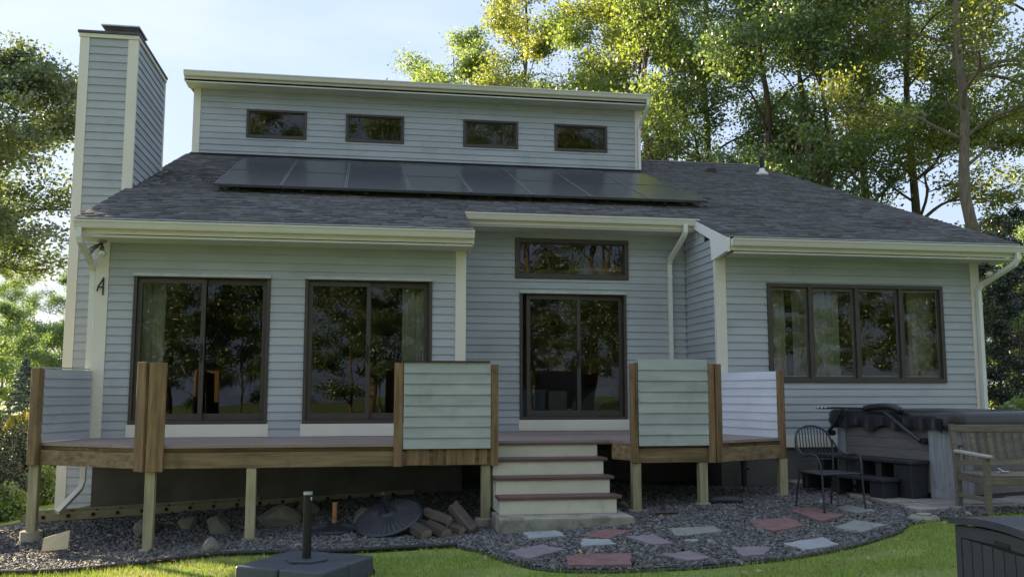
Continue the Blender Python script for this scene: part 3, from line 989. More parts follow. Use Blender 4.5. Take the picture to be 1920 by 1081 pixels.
# vents on the right of the roof
px, py = 13.0, 7.11
MB().lathe([(.055, 0), (.055, .42), (.045, .42), (.045, .2)], (px, py, zr(py) + .03), 14).build('vent_pipe', M['metal_dark'], house, smooth=False)
MB().lathe([(.15, -.05), (.14, .02), (.075, .06), (.06, .13)], (px, py, zr(py) + .03), 16).build('vent_collar', M['alu'], house, smooth=True)
px, py = 11.72, 7.22
MB().hexa([(px - .13, py - .14, zr(py - .14) + .02), (px + .13, py - .14, zr(py - .14) + .02), (px + .13, py + .14, zr(py + .14) + .02), (px - .13, py + .14, zr(py + .14) + .02),
           (px - .11, py - .12, zr(py - .12) + .12), (px + .11, py - .12, zr(py - .12) + .12), (px + .1, py + .12, zr(py + .12) + .06), (px - .1, py + .12, zr(py + .12) + .06)]).build('roof_vent', M['metal_dark'], house)

# ------------------------------------------------------------------ deck
deck = thing('deck', 'raised wooden deck with mauve painted boards and sage clapboard screens', 'deck', (4.5, -.9, -1.0))
DT = 0.0
LEFT = [(-1.9, 1.06), (-.95, -.36), (0, -.02)]
def xl(y):
    return float(np.interp(y, [-1.925, -.95, 0], [1.14, -.36, -.02]))
def xr(y):
    return float(np.interp(y, [-1.925, -1.35, 0], [8.12, 9.28, 8.87]))
y = -1.925
bw = .143
while y < YR - .1:
    y1 = min(y + bw - .005, YR - .06)
    if y < -.005:
        if y1 > -.001:
            y1 = -.034
        segs = [(xl(y), xl(y1), xr(y), xr(y1))]
        if y < -1.58:
            segs = [(xl(y), xl(y1), 5.24, 5.24), (6.80 + .12 * (-1.58 - y) / .3, 6.80 + .12 * (-1.58 - y1) / .3, xr(y), xr(y1))]
    else:
        segs = [(XA + .03, XA + .03, XW - .03, XW - .03)]
    for a0, a1, b0, b1 in segs:
        MB().hexa([(a0, y, -.035), (b0, y, -.035), (b1, y1, -.035), (a1, y1, -.035), (a0, y, 0), (b0, y, 0), (b1, y1, 0), (a1, y1, 0)]).build('deck_board', M['deck_paint'], deck)
    y += bw
# rim joists and fascia boards round the edge
RIM = [((-.34, -.95), (1.10, -1.905)), ((1.30, -1.905), (3.99, -1.905)), ((4.0, -1.905), (5.25, -1.905)), ((6.95, -1.905), (8.10, -1.905)), ((8.14, -1.90), (9.26, -1.36))]
for a, b in RIM:
    MB().plank(a, b, .1, .038, -.27, -.088).build('fascia_board', M['wood_h'], deck, bevel=.004)
    av, bv = Vector(a), Vector(b)
    n = Vector((-(bv - av).y, (bv - av).x)).normalized() * .05
    MB().plank(av + n, bv + n, .1, .038, -.086, -.037).build('rim_board', M['wood_h'], deck, bevel=.003)
MB().plank((6.79, -1.58), (6.95, -1.89), .1, .038, -.24, -.037).build('fascia_board', M['wood_h'], deck, bevel=.003)
MB().plank((5.25, -1.60), (6.79, -1.60), .1, .03, -.05, -.036).build('fascia_board', M['tread'], deck)
MB().plank((9.26, -1.36), (8.90, -.04), .1, .038, -.24, -.037).build('fascia_board', M['wood_h'], deck)
MB().plank((-.04, -.04), (-.36, -.95), .1, .038, -.26, -.037).build('fascia_board', M['wood_h'], deck)
# joists underneath
for k in range(17):
    x = .5 + k * .5
    yf = -1.84 if 1.2 < x < 5.2 or 7.0 < x < 8.0 else (-1.45 if 5.2 < x < 7 else -1.2)
    MB().box(x - .019, x + .019, yf, .0 if not (XA < x < XW) else YR, -.22, -.038).build('joist', M['wood_h'], deck)
# blocks below the screen left of the steps
for a, b in ((4.14, 4.42), (4.46, 4.58), (4.62, 4.98), (5.02, 5.12)):
    MB().box(a, b, -1.935, -1.906, -.262, -.075).build('block', M['wood_v'], deck, bevel=.003)
# railing posts (pairs of planks)
def rpost(a, b, t, z0, z1):
    return MB().plank(a, b, .1, t, z0, z1).build('railing_post', M['wood_v'], deck, bevel=.005)
rpost((-.45, -.985), (-.33, -1.065), .05, -.27, .915)
rpost((-.315, -1.04), (-.285, -.94), .04, -.27, .90)
rpost((.99, -1.83), (1.115, -1.95), .05, -.30, .965)
rpost((1.155, -1.965), (1.345, -1.965), .055, -.30, .955)
rpost((1.13, -1.90), (1.15, -1.90), .14, -.30, .94)
rpost((3.985, -1.955), (4.095, -1.955), .09, -.275, .965)
rpost((5.165, -1.955), (5.258, -1.955), .09, -.275, .955)
rpost((6.945, -1.945), (7.005, -1.955), .13, -.27, .98)
rpost((7.01, -1.95), (7.038, -1.95), .10, -.265, .99)
rpost((7.965, -1.955), (8.055, -1.955), .055, -.275, .98)
rpost((8.075, -1.955), (8.17, -1.915), .055, -.275, .975)
rpost((9.235, -1.42), (9.295, -1.37), .085, -.27, .915)
# clapboard screens
def screen(a, b, z0, z1, n, slope=0., mt='screen_siding'):
    a, b = Vector(a), Vector(b)
    d = (b - a).normalized()
    nrm = Vector((d.y, -d.x))          # outward: right of the direction
    ln = (b - a).length
    core = MB().plank(a, b, .1, .06, z0 + .01, z1 - .004).build('screen_panel', M[mt], deck)
    e = (z1 - z0) / n
    def P(u, o, z):
        q = a + d * u + nrm * o
        return (q.x, q.y, z + slope * u)
    for k in range(n):
        board(P, 0, ln, z0 + k * e, z0 + (k + 1) * e * (1.0 if k == n - 1 else 1.0) + (.004 if k < n - 1 else 0), e, core, M[mt], z0 + k * e)
    return core
screen((4.10, -1.955), (5.16, -1.955), -.064, .975, 8)
MB().box(4.075, 5.15, -1.985, -1.89, .977, .995).build('cap_board', M['darkwood'], deck)
screen((7.042, -1.955), (7.962, -1.955), -.055, 1.03, 8)
screen((8.905, -.06), (9.245, -1.345), -.0, .90, 8, mt='skylit_siding')        # right end, clapboards facing the entry
screen((-.30, -.98), (.00, -.06), .005, .90, 8, mt='siding')            # left end
MB().plank((-.315, -.985), (-.015, -.065), .1, .07, .915, .93).build('cap_board', M['screen_siding'], deck)
# posts and piers below
for x, y in ((-.36, -.93), (1.20, -1.86), (2.33, -1.84), (5.115, -1.84), (7.03, -1.84), (7.91, -1.84), (9.24, -1.33)):
    g = Gf(x, y)
    MB().box(x - .055, x + .055, y - .055, y + .055, g + .02, -.272).build('post', M['post'], deck, bevel=.005)
    big = (x < 0 or 5 < x < 5.2)
    MB().lathe([(.13 if big else .10, -.12), (.13 if big else .10, .10 if big else .035), (.12 if big else .09, .11 if big else .045)], (x, y, g), 16).build('pier', M['concrete'], deck)

# ------------------------------------------------------------------ steps
steps = thing('steps', 'four cream risers with dark red treads leading up to the deck', 'steps', (5.85, -2.1, -.9))
NO = [-1.60, -1.90, -2.19, -2.49]
for k in range(4):
    z = -.2 * k
    yk = NO[k]
    MB().box(5.20, 6.60, yk + .028, yk + .048, z - .2, z - .037).build('riser', M['riser'], steps)
    if k:
        MB().box(5.185, 6.645 + .005 * k, yk, yk + .325, z - .036, z).build('tread', M['tread'], steps, bevel=.006)
for x in (5.205, 6.56):
    MB().add([(x, -1.55, -.24), (x, -2.44, -.80), (x, -1.55, -.80), (x + .03, -1.55, -.24), (x + .03, -2.44, -.80), (x + .03, -1.55, -.80)],
             [(0, 1, 2), (5, 4, 3), (0, 3, 4, 1), (1, 4, 5, 2), (2, 5, 3, 0)]).build('stringer', M['riser'], steps)
cs = MB().prism([(5.15, -2.76), (5.7, -2.80), (6.72, -2.79), (6.70, -2.1), (5.15, -2.1)], -1.02, -.802).build('concrete_slab', M['concrete'], bevel=.02)
tag(cs, 'worn concrete slab at the foot of the deck steps', 'slab')

# ------------------------------------------------------------------ solar panels
ordn = ['first', 'second', 'third', 'fourth', 'fifth', 'sixth', 'seventh', 'eighth']
pw = (9.525 - 1.192) / 8
for row, (ya, yb) in enumerate(((1.823, 3.532), (3.548, 5.257))):
    for k in range(8):
        x0, x1 = 1.192 + k * pw + .006, 1.192 + (k + 1) * pw - .006
        t = thing('solar_panel', '%s from the chimney end in the %s row of black solar panels' % (ordn[k], 'lower' if row == 0 else 'upper'), 'solar panel',
                  (x0, ya, zr(ya) + .02), group='solar panels on the roof')
        def sl(m, a, b, c, d, o0, o1):
            m.hexa([(a, c, zr(c) + o0), (b, c, zr(c) + o0), (b, d, zr(d) + o0), (a, d, zr(d) + o0), (a, c, zr(c) + o1), (b, c, zr(c) + o1), (b, d, zr(d) + o1), (a, d, zr(d) + o1)])
        w = .028
        for p_, nm, mt_ in (((x0, x1, ya, ya + w, .12, .160), 'end_rail', 'plastic_black'), ((x0, x1, yb - w, yb, .12, .160), 'end_rail', 'plastic_black'),
                            ((x0, x0 + w * .6, ya + w, yb - w, .12, .164), 'side_rail', 'solar_frame'), ((x1 - w * .6, x1, ya + w, yb - w, .12, .164), 'side_rail', 'solar_frame')):
            fm = MB()
            sl(fm, *p_)
            fm.build(nm, M[mt_], t)
        gm = MB()
        sl(gm, x0 + w * .6, x1 - w * .6, ya + w, yb - w, .13, .157)
        gm.build('glass', M['solar'], t)
        for yy in (ya + .25, yb - .25):
            rl = MB()
            sl(rl, x0 - .004, x1 + .004, yy, yy + .04, .07, .119)
            sl(rl, x0 + .3, x0 + .36, yy, yy + .04, .02, .0701)
            rl.build('mounting_rail', M['solar_frame'], t)
#==OBJECTS==
# ------------------------------------------------------------------ landscape edging, flagstones, rocks
pts = [(x, y, Gf(x, y) + .02) for x, y in EDGE[1:17]]
def smooth(pts, k=5):
    P = [Vector(p) for p in pts]
    o = []
    for i in range(len(P) - 1):
        p0, p1, p2, p3 = P[max(i - 1, 0)], P[i], P[i + 1], P[min(i + 2, len(P) - 1)]
        for j in range(k):
            t = j / k
            o.append(.5 * ((2 * p1) + (p2 - p0) * t + (2 * p0 - 5 * p1 + 4 * p2 - p3) * t * t + (3 * p1 - p0 - 3 * p2 + p3) * t ** 3))
    return o + [P[-1]]
def edging(pts, label, r=.022):
    sp = smooth(pts, 6)
    o = MB().tube(sp, r, 8).build('lawn_edging', M['edging'], smooth=True)
    tag(o, label, 'edging', 'black lawn edging')
e1 = [(x, y, Gf(x, y) + .025) for x, y in EDGE if -1.1 < x < 4.7]
e2 = [(x, y, Gf(x, y) - .002) for x, y in EDGE if 4.6 < x < 7.4]
e3 = [(x, y, Gf(x, y) + .010) for x, y in EDGE if 7.2 < x < 9.2]
edging(e1, 'black plastic lawn edging in front of the deck posts')
edging(e2, 'half buried black edging curving round the flagstones below the steps', .014)
edging(e3, 'raised dark lawn edging near the patio corner', .016)

fr_ = random.Random(11)
for mt, lab, poly in FLAGS:
    cxy = Vector((sum(p[0] for p in poly) / len(poly), sum(p[1] for p in poly) / len(poly)))
    # ccw order and slightly ragged edges
    poly = sorted(poly, key=lambda p: math.atan2(p[1] - cxy.y, p[0] - cxy.x))
    rag = []
    for i in range(len(poly)):
        a, b = Vector(poly[i]), Vector(poly[(i + 1) % len(poly)])
        for t in (0, .2, .4, .6, .8):
            q = a.lerp(b, t)
            j = .018 if t else .008
            rag.append((q.x + fr_.uniform(-j, j), q.y + fr_.uniform(-j, j)))
    z = Gf(cxy.x, cxy.y)
    gx = (Gf(cxy.x + .1, cxy.y) - z) / .1 + fr_.uniform(-.012, .012)
    gy = (Gf(cxy.x, cxy.y + .1) - z) / .1 + fr_.uniform(-.015, .015)
    n = len(rag)
    t = .045
    vs = [(x, y, z - .004 + gx * (x - cxy.x) + gy * (y - cxy.y)) for x, y in rag] + [(x, y, z - .004 + t + gx * (x - cxy.x) + gy * (y - cxy.y)) for x, y in rag]
    m = MB().add(vs, [tuple(range(n - 1, -1, -1)), tuple(range(n, 2 * n))] + [(i, (i + 1) % n, n + (i + 1) % n, n + i) for i in range(n)])
    o = m.build('flagstone', M[mt], bevel=.004)
    tag(o, lab, 'flagstone', 'flagstones in the gravel')

def rock(x, y, sx, sy, sz, seed, label, group='field rocks under the deck', z=None, mt='rock'):
    r = random.Random(seed)
    import bmesh
    bm = bmesh.new()
    bmesh.ops.create_icosphere(bm, subdivisions=2, radius=1)
    ph = [r.uniform(0, 6.28) for _ in range(9)]
    planes = [(Vector((r.uniform(-1, 1), r.uniform(-1, 1), r.uniform(-.3, 1))).normalized(), r.uniform(.5, .82)) for _ in range(11)]
    sx, sy, sz = (v_ * (1.08 if sx > .12 else 1.0) for v_ in (sx, sy, sz))
    for v in bm.verts:
        c = v.co.copy()
        for n, d in planes:
            k = c.dot(n)
            if k > d:
                c -= n * (k - d)
        c *= 1 + .06 * math.sin(4 * c.x + ph[0]) * math.sin(4.5 * c.y + ph[1]) + .03 * math.sin(9 * c.z + ph[2])
        v.co = Vector((c.x * sx, c.y * sy, c.z * sz))
    rz = Matrix.Rotation(r.uniform(0, 3), 3, 'Z')
    bmesh.ops.rotate(bm, verts=bm.verts, cent=(0, 0, 0), matrix=rz)
    me = bpy.data.meshes.new('rock')
    bm.to_mesh(me)
    bm.free()
    me.materials.append(M[mt])
    o = bpy.data.objects.new('rock', me)
    link(o)
    o.location = (x, y, (Gf(x, y) if z is None else z) + sz * .55)
    tag(o, label, 'rock', group)
    return o
rock(1.86, -1.15, .20, .16, .13, 1, 'tan field rock under the deck, right of the corner post')
rock(1.45, -.85, .16, .13, .10, 2, 'smaller flat rock just right of the corner post under the deck')
rock(2.62, -1.10, .27, .20, .17, 3, 'large pale rock right of the second deck post')
rock(.95, -.95, .24, .16, .15, 4, 'rock against the ladder behind the corner post')
rock(1.97, -2.42, .14, .11, .11, 5, 'lone rock at the lawn edging between the two left posts')
rock(3.62, -1.35, .20, .15, .16, 6, 'pale rock behind the tilted umbrella base')
rock(2.95, -.75, .2, .16, .13, 7, 'dark rock behind the rusty pipe stand')
rock(-1.05, -.55, .32, .24, .17, 8, 'long rock on the slope left of the leftmost deck post')
rock(-1.0, -1.35, .26, .2, .12, 9, 'low rock at the far left corner of the gravel')
rock(-.75, .35, .22, .18, .10, 10, 'flat rock at the foot of the chimney')
rock(6.98, -1.45, .10, .08, .09, 12, 'rounded stone right of the steps under the deck')
rock(9.32, -2.25, .065, .05, .05, 13, 'white stone in the gravel beside the iron chair', 'stones beside the patio', mt='blue_stone')
rock(9.72, -2.62, .08, .06, .05, 14, 'dark grey stone at the patio edge by the tub steps', 'stones beside the patio', mt='grey_stone')
rock(8.35, -1.6, .16, .11, .04, 15, 'flat stone under the right end of the deck', mt='grey_stone')

# small things under and in front of the deck
def lad():
    t = thing('ladder', 'long extension ladder lying on its edge under the deck', 'ladder', (1.8, -.1, -1.0))
    A, B = Vector((-.68, -.30, -1.055)), Vector((4.35, .0, -.845))
    d = (B - A).normalized()
    for off, nm in ((0, 0), (.16, 1), ):
        m = MB()
        for q in (0,):
            a, b = A + Vector((0, off, .03 * nm)), B + Vector((0, off, .03 * nm))
            m.hexa([(a.x, a.y - .014, a.z), (b.x, b.y - .014, b.z), (b.x, b.y + .014, b.z), (a.x, a.y + .014, a.z),
                    (a.x, a.y - .014, a.z + .10), (b.x, b.y - .014, b.z + .10), (b.x, b.y + .014, b.z + .10), (a.x, a.y + .014, a.z + .10)])
        m.build('rail', M['ladder'], t)
    for k in range(16):
        p = A + d * (.25 + k * .3) + Vector((0, 0, .055))
        MB().tube([p + Vector((0, -.03, 0)), p + Vector((0, .18, .03))], .024, 10).build('rung', M['metal_dark'], t)
lad()
o = MB().add([(.02, -1.74, -1.19), (.26, -1.60, -1.19), (.26, -1.55, -.985), (.02, -1.69, -1.05),
              (.02, -1.715, -1.19), (.26, -1.575, -1.19), (.26, -1.525, -.985), (.02, -1.665, -1.05)],
             [(0, 1, 2, 3), (7, 6, 5, 4), (0, 4, 5, 1), (1, 5, 6, 2), (2, 6, 7, 3), (3, 7, 4, 0)]).build('board_offcut', M['tan'])
tag(o, 'small tan board offcut standing in the gravel by the left deck post', 'board')

def round_base(name, label, loc, tilt, az, pipe, rad=.36):
    t = thing(name, label, 'umbrella base', loc, 0)
    t.rotation_euler = (tilt, 0, az)
    prof = [(rad, 0), (rad, .022), (rad * .93, .04), (rad * .55, .065), (rad * .22, .085), (.05, .10)]
    MB().lathe(prof, (0, 0, 0), 40).build('plate', M['iron'], t, local=True, smooth=False)
    for k in range(36):
        a = 2 * math.pi * k / 36
        c, s = math.cos(a), math.sin(a)
        MB().tube([(c * rad * .30, s * rad * .30, .083), (c * rad * .6, s * rad * .6, .064), (c * rad * .92, s * rad * .92, .042)], .0075, 4).build('rib', M['plastic_black'], t, local=True)
    MB().lathe([(.028, .09), (.028, .34), (.022, .34)], (0, 0, 0), 14).build('pipe', M[pipe], t, local=True, smooth=False)
    return t
round_base('umbrella_base', 'tilted round black cast iron umbrella base leaning under the deck', (3.94, -2.12, Gf(3.92, -2.1) + .175), R(21), 0, 'iron', .40).rotation_euler.y = R(-15)
round_base('umbrella_base', 'flat round umbrella base with rusty orange pipe under the deck', (3.30, -1.75, Gf(3.3, -1.75) + .012), 0, 0, 'rust', .35)

def log(x, y, z, ln, r, az, tilt, seed, label):
    t = thing('firewood_log', label, 'log', (x, y, z), az, 'split firewood under the deck')
    rr = random.Random(seed)
    n = 7
    ro = rr.uniform(0, 6.28)
    prof = [(r * rr.uniform(.9, 1.15) * (1 if k < 5 else (.25 if k == 5 else .8)) * math.cos(ro + 2 * math.pi * k / n), r * rr.uniform(.9, 1.15) * (1 if k < 5 else (.25 if k == 5 else .8)) * math.sin(ro + 2 * math.pi * k / n)) for k in range(n)]
    a = MB()
    vs = [(-ln / 2, p, q) for p, q in prof] + [(0, p * 1.06, q * 1.04) for p, q in prof] + [(ln / 2, p, q) for p, q in prof]
    fs = [(k, (k + 1) % n, n + (k + 1) % n, n + k) for k in range(n)] + [(n + k, n + (k + 1) % n, 2 * n + (k + 1) % n, 2 * n + k) for k in range(n)]
    a.add(vs, fs).build('bark', M['log'], t, local=True)
    for s in (-1, 1):
        MB().add([(s * (ln / 2 - .002), p * .99, q * .99) for p, q in prof] + [(s * (ln / 2 + .004), 0, 0)], [((k, (k + 1) % n, n) if s > 0 else ((k + 1) % n, k, n)) for k in range(n)]).build('cut_end', M['logend'], t, local=True)
    t.rotation_euler = (0, tilt, az)
gz = Gf(4.45, -2.3)
log(4.28, -2.55, gz + .07, .38, .075, R(-70), R(6), 1, 'split firewood log at the left of the small pile, end facing out')
log(4.48, -2.50, gz + .07, .38, .08, R(-62), R(8), 2, 'thick firewood log lying second from left in the pile')
log(4.66, -2.42, gz + .065, .36, .07, R(-55), R(4), 3, 'firewood log at the right of the bottom layer')
log(4.50, -2.28, gz + .19, .40, .07, R(-50), R(10), 4, 'firewood log lying on top of the pile')
log(4.78, -2.38, gz + .20, .46, .065, R(-58), R(32), 5, 'long split log leaning at the right end of the firewood pile')
log(7.25, -2.35, Gf(7.25, -2.35) + .03, .30, .032, R(4), 0, 6, 'short stick of wood in the gravel right of the steps')

# dark folded tarpaulin-like bundle and its pale end under the right part of the deck
o = MB().tube(smooth([(7.98, -1.75, Gf(8, -1.7) + .05), (8.1, -1.85, Gf(8, -1.8) + .065), (8.25, -1.9, Gf(8.2, -1.9) + .06), (8.4, -1.92, Gf(8.4, -1.9) + .04)], 4), .055, 10).build('rolled_liner', M['plastic_black'], smooth=True)
tag(o, 'short roll of black liner in the gravel under the right of the deck', 'roll')
t = thing('ground_pipe', 'short black capped pipe standing in front of the foundation under the deck', 'pipe', (9.2, -.15, Gf(9.2, -.15)))
MB().lathe([(.04, -.05), (.04, .36), (.05, .36), (.05, .42), (.02, .43)], (9.2, -.15, Gf(9.2, -.15)), 14).build('pipe', M['plastic_black'], t)
MB().tube([(9.2, -.15, Gf(9.2, -.15) + .28), (9.27, -.2, Gf(9.2, -.15) + .28)], .02, 8).build('tap', M['iron'], t)
t = thing('round_cover', 'round pale stepping stone lid at the lawn edge by the patio', 'cover', (9.66, -3.86, Gf(9.66, -3.86)))
MB().lathe([(.155, -.02), (.16, .02), (.14, .045), (.09, .05)], (9.66, -3.86, Gf(9.66, -3.86)), 26).build('disc', M['concrete'], t, smooth=False)
MB().lathe([(.085, .051), (.075, .07), (.03, .075)], (9.66, -3.86, Gf(9.66, -3.86)), 18).build('knob', M['concrete'], t, smooth=True)

# ------------------------------------------------------------------ patio of pavers
PZ = -.70
pat = MB().prism([(9.92, -3.42), (13.9, -3.42), (13.9, -.05), (9.98, -.05)], -.95, PZ - .05).build('patio', M['concrete'])
tag(pat, 'low paved patio under the hot tub', None, None, 'structure')
ang = R(16)
y = -3.46
k = 0
pr = random.Random(4)
while y < -.10:
    x = 9.86 + (k % 2) * .1
    while x < 13.8:
        w = pr.choice([.30, .45, .60])
        w = min(w, 13.9 - x)
        if w > .08:
            z = PZ + pr.uniform(-.008, .008)
            MB().box(x, x + w - .012, y, y + .29, PZ - .049, z).build('paver', M['paver'], pat, bevel=.006)
        x += w
    y += .302
    k += 1

# ------------------------------------------------------------------ hot tub
TUB_RZ = R(16)
tub = thing('hot_tub', 'dark hot tub with brown panelled sides, grey corners and black vinyl cover', 'hot tub', (10.74, -2.86, PZ + .004), TUB_RZ)
# local frame: corner nearest the bench at the origin, x along the front, y along the side facing the steps
TS = 2.1
def rrect(x0, x1, y0, y1, r, n=6):
    P = []
    for cx_, cy_, a0 in ((x1 - r, y0 + r, -90), (x1 - r, y1 - r, 0), (x0 + r, y1 - r, 90), (x0 + r, y0 + r, 180)):
        for k in range(n + 1):
            a = R(a0 + 90 * k / n)
            P.append((cx_ + r * math.cos(a), cy_ + r * math.sin(a)))
    return P
MB().prism(rrect(.05, TS - .05, .05, TS - .05, .2), 0, .86).build('shell', M['plastic_black'], tub, local=True)
MB().prism(rrect(.0, TS, .0, TS, .24, 8), .86, .93, rrect(.02, TS - .02, .02, TS - .02, .24, 8)).build('rim', M['plastic_black'], tub, local=True, smooth=False)
# side panels in planks
for k in range(6):
    z0 = .05 + k * .133
    MB().box(.026, .05, .36, TS - .30, z0, z0 + .13).build('side_panel', M['tub_panel'], tub, local=True, bevel=.003)
    MB().box(.36, TS - .30, .026, .05, z0, z0 + .13).build('side_panel', M['tub_panel'], tub, local=True, bevel=.003)
# corner pieces
def corner(cx_, cy_, a0):
    P, Q = [], []
    for k in range(9):
        a = R(a0 + 90 * k / 8)
        P.append((cx_ + .35 * math.cos(a), cy_ + .35 * math.sin(a)))
        Q.append((cx_ + .31 * math.cos(a), cy_ + .31 * math.sin(a)))
    return MB().prism(P + Q[::-1], .0, .845).build('corner_panel', M['tub_corner'], tub, local=True)
cp = corner(.355, .355, 180)
corner(.355, TS - .355, 90)
corner(TS - .355, .355, 270)
a = R(243)
for dz0, dz1, rr_, mt in ((.32, .66, .353, 'plastic_black'), (.34, .64, .357, 'tub_corner')):
    P = []
    for aa in (238, 243, 248):
        P.append((.355 + rr_ * math.cos(R(aa)), .355 + rr_ * math.sin(R(aa))))
    w = .0 if mt == 'plastic_black' else .012
    q = MB()
    c0, c1 = P[0], P[2]
    if w:
        d_ = Vector((c1[0] - c0[0], c1[1] - c0[1])).normalized() * .012
        c0, c1 = (c0[0] + d_.x, c0[1] + d_.y), (c1[0] - d_.x, c1[1] - d_.y)
    q.plank(c0, c1, .1, .012, dz0, dz1).build('light_recess', M[mt], tub, local=True)
# cover: pillow top with a sagging pleated skirt
cov = MB()
n1 = rrect(-.035, TS + .035, -.035, TS + .035, .26, 10)
N = len(n1)
rngc = random.Random(2)
rings = []
for zz, ins, amp in ((.86, .0, .0), (.90, -.012, .010), (.96, -.008, .006), (1.005, -.004, .004), (1.045, .012, .003), (1.065, .05, .0), (1.075, .3, 0)):
    ring = []
    for i, (x, y) in enumerate(n1):
        cx_, cy_ = TS / 2, TS / 2
        v = Vector((x - cx_, y - cy_))
        v = v.normalized() * (v.length - ins)
        wv = amp * math.sin(i * 2.4) + rngc.uniform(-amp, amp) * .6
        v = v.normalized() * (v.length + wv)
        zo = 0
        if zz < .9:
            zo = .04 * math.sin(i * .8) * math.sin(i * 1.9 + 1)
        ring.append((v.x + cx_, v.y + cy_, zz + zo))
    rings.append(ring)
vs = [p for r_ in rings for p in r_]
fs = []
for k in range(len(rings) - 1):
    for i in range(N):
        fs.append((k * N + i, k * N + (i + 1) % N, (k + 1) * N + (i + 1) % N, (k + 1) * N + i))
fs.append(tuple(range((len(rings) - 1) * N, len(rings) * N)))
cov.add(vs, fs).build('cover', M['vinyl'], tub, local=True, smooth=True)
# pleated skirt drape on the step side: real folds
vs, fs = [], []
NN = 60
for i in range(NN + 1):
    y = .10 + (TS - .30) * i / NN
    fold = .018 * math.sin(i * .9) + .012 * math.sin(i * 2.1 + 1)
    sag = .05 * abs(math.sin(i * .16)) + .02 * math.sin(i * .45)
    vs += [(-.05 - .004, y, .985), (-.056 + fold * .6, y, .90), (-.05 + fold, y, .80 + sag)]
for i in range(NN):
    a = i * 3
    fs += [(a, a + 3, a + 4, a + 1), (a + 1, a + 4, a + 5, a + 2)]
MB().add(vs, fs).build('cover_skirt', M['vinyl'], tub, local=True, smooth=True)
# cover lifter arms, padded roll and its bar
MB().tube([(-.09, .40, .70), (-.10, .62, .84), (-.10, .95, 1.06)], .024, 10).build('lifter_arm', M['iron'], tub, local=True)
MB().tube([(-.09, TS - .12, .74), (-.10, TS - .24, .84), (-.10, TS - .42, 1.07)], .024, 10).build('lifter_arm', M['iron'], tub, local=True)
MB().tube([(-.08, .40, .70), (.03, .40, .70)], .04, 12).build('pivot', M['plastic_black'], tub, local=True)
MB().tube([(-.08, TS - .12, .74), (.03, TS - .12, .74)], .04, 12).build('pivot', M['plastic_black'], tub, local=True)
MB().tube([(-.06, TS + .10, 1.085), (-.07, TS - .3, 1.09), (-.08, TS - .9, 1.092)], .016, 8).build('lifter_bar', M['iron'], tub, local=True)
for k in range(11):
    yk = TS + .08 - k * .075
    MB().tube([(-.06, yk, 1.088), (-.061, yk - .03, 1.088)], .020, 8).build('bar_wrap', M['white'], tub, local=True)
MB().tube(smooth([(-.085, TS - .82, 1.085), (-.09, TS - 1.0, 1.115), (-.09, TS - 1.25, 1.12), (-.08, TS - 1.42, 1.07)], 4), .045, 10).build('padded_roll', M['vinyl'], tub, local=True, smooth=True)

# step unit beside the tub
st = thing('tub_steps', 'two tier black plastic steps standing against the hot tub', 'steps', (10.74, -2.86, PZ + .004), TUB_RZ)
for (xa, xb, ya, yb, zt_) in ((-.62, -.30, .52, 1.35, .24), (-.62, -.30, 1.36, 2.0, .24), (-.32, .02, .34, 1.22, .46), (-.32, .02, 1.23, 2.0, .46)):
    MB().prism(rrect(xa, xb, ya, yb, .05, 4), zt_ - .045, zt_).build('tread', M['plastic_black'], st, local=True, bevel=.01)
for (xa, xb, ya, yb, z1_) in ((-.59, -.33, .56, .78, .195), (-.59, -.33, 1.30, 1.42, .195), (-.59, -.33, 1.88, 1.98, .195), (-.29, -.02, .38, .66, .415), (-.29, -.02, .86, .96, .415), (-.29, -.02, 1.16, 1.30, .415), (-.29, -.02, 1.88, 1.98, .415)):
    MB().box(xa, xb, ya, yb, .0, z1_).build('upright', M['plastic_black'], st, local=True, bevel=.012)

# ------------------------------------------------------------------ bench
BR = math.atan2(-.10, .99)
bench = thing('garden_bench', 'weathered wooden garden bench with slatted back beside the hot tub', 'bench', (10.42, -3.88, -.735), BR)
def bb(nm, x0, x1, y0, y1, z0, z1, mt='teak', bev=.005):
    return MB().box(x0, x1, y0, y1, z0, z1).build(nm, M[mt], bench, local=True, bevel=bev)
BL = 1.5
for x in (0, BL - .06):
    bb('leg', x, x + .06, 0, .06, 0, .62)
    m = MB().hexa([(x, .60, 0), (x + .06, .60, 0), (x + .06, .66, 0), (x, .66, 0), (x, .60, .45), (x + .06, .60, .45), (x + .06, .66, .45), (x, .66, .45)])
    m.build('leg', M['teak'], bench, local=True, bevel=.004)
    MB().hexa([(x, .60, .451), (x + .06, .60, .451), (x + .06, .66, .451), (x, .66, .451), (x, .69, .97), (x + .06, .69, .97), (x + .06, .74, .97), (x, .74, .97)]).build('back_post', M['teak'], bench, local=True, bevel=.004)
    MB().hexa([(x - .008, -.05, .621), (x + .068, -.05, .621), (x + .068, .64, .645), (x - .008, .64, .645), (x - .008, -.05, .655), (x + .068, -.05, .655), (x + .068, .64, .68), (x - .008, .64, .68)]).build(
        'armrest', M['teak_arm'], bench, local=True, bevel=.012)
    bb('side_rail', x + .012, x + .048, .061, .599, .33, .40)
    bb('stretcher', x + .012, x + .048, .061, .599, .14, .19)
bb('seat_rail', .061, BL - .061, .008, .045, .32, .40)
for k in range(7):
    bb('seat_slat', .02, BL - .02, .055 + k * .08, .055 + k * .08 + .065, .405, .43)
MB().hexa([(.061, .612, .50), (BL - .061, .612, .50), (BL - .061, .642, .50), (.061, .642, .50), (.061, .622, .56), (BL - .061, .622, .56), (BL - .061, .652, .56), (.061, .652, .56)]).build('lower_rail', M['teak'], bench, local=True, bevel=.004)
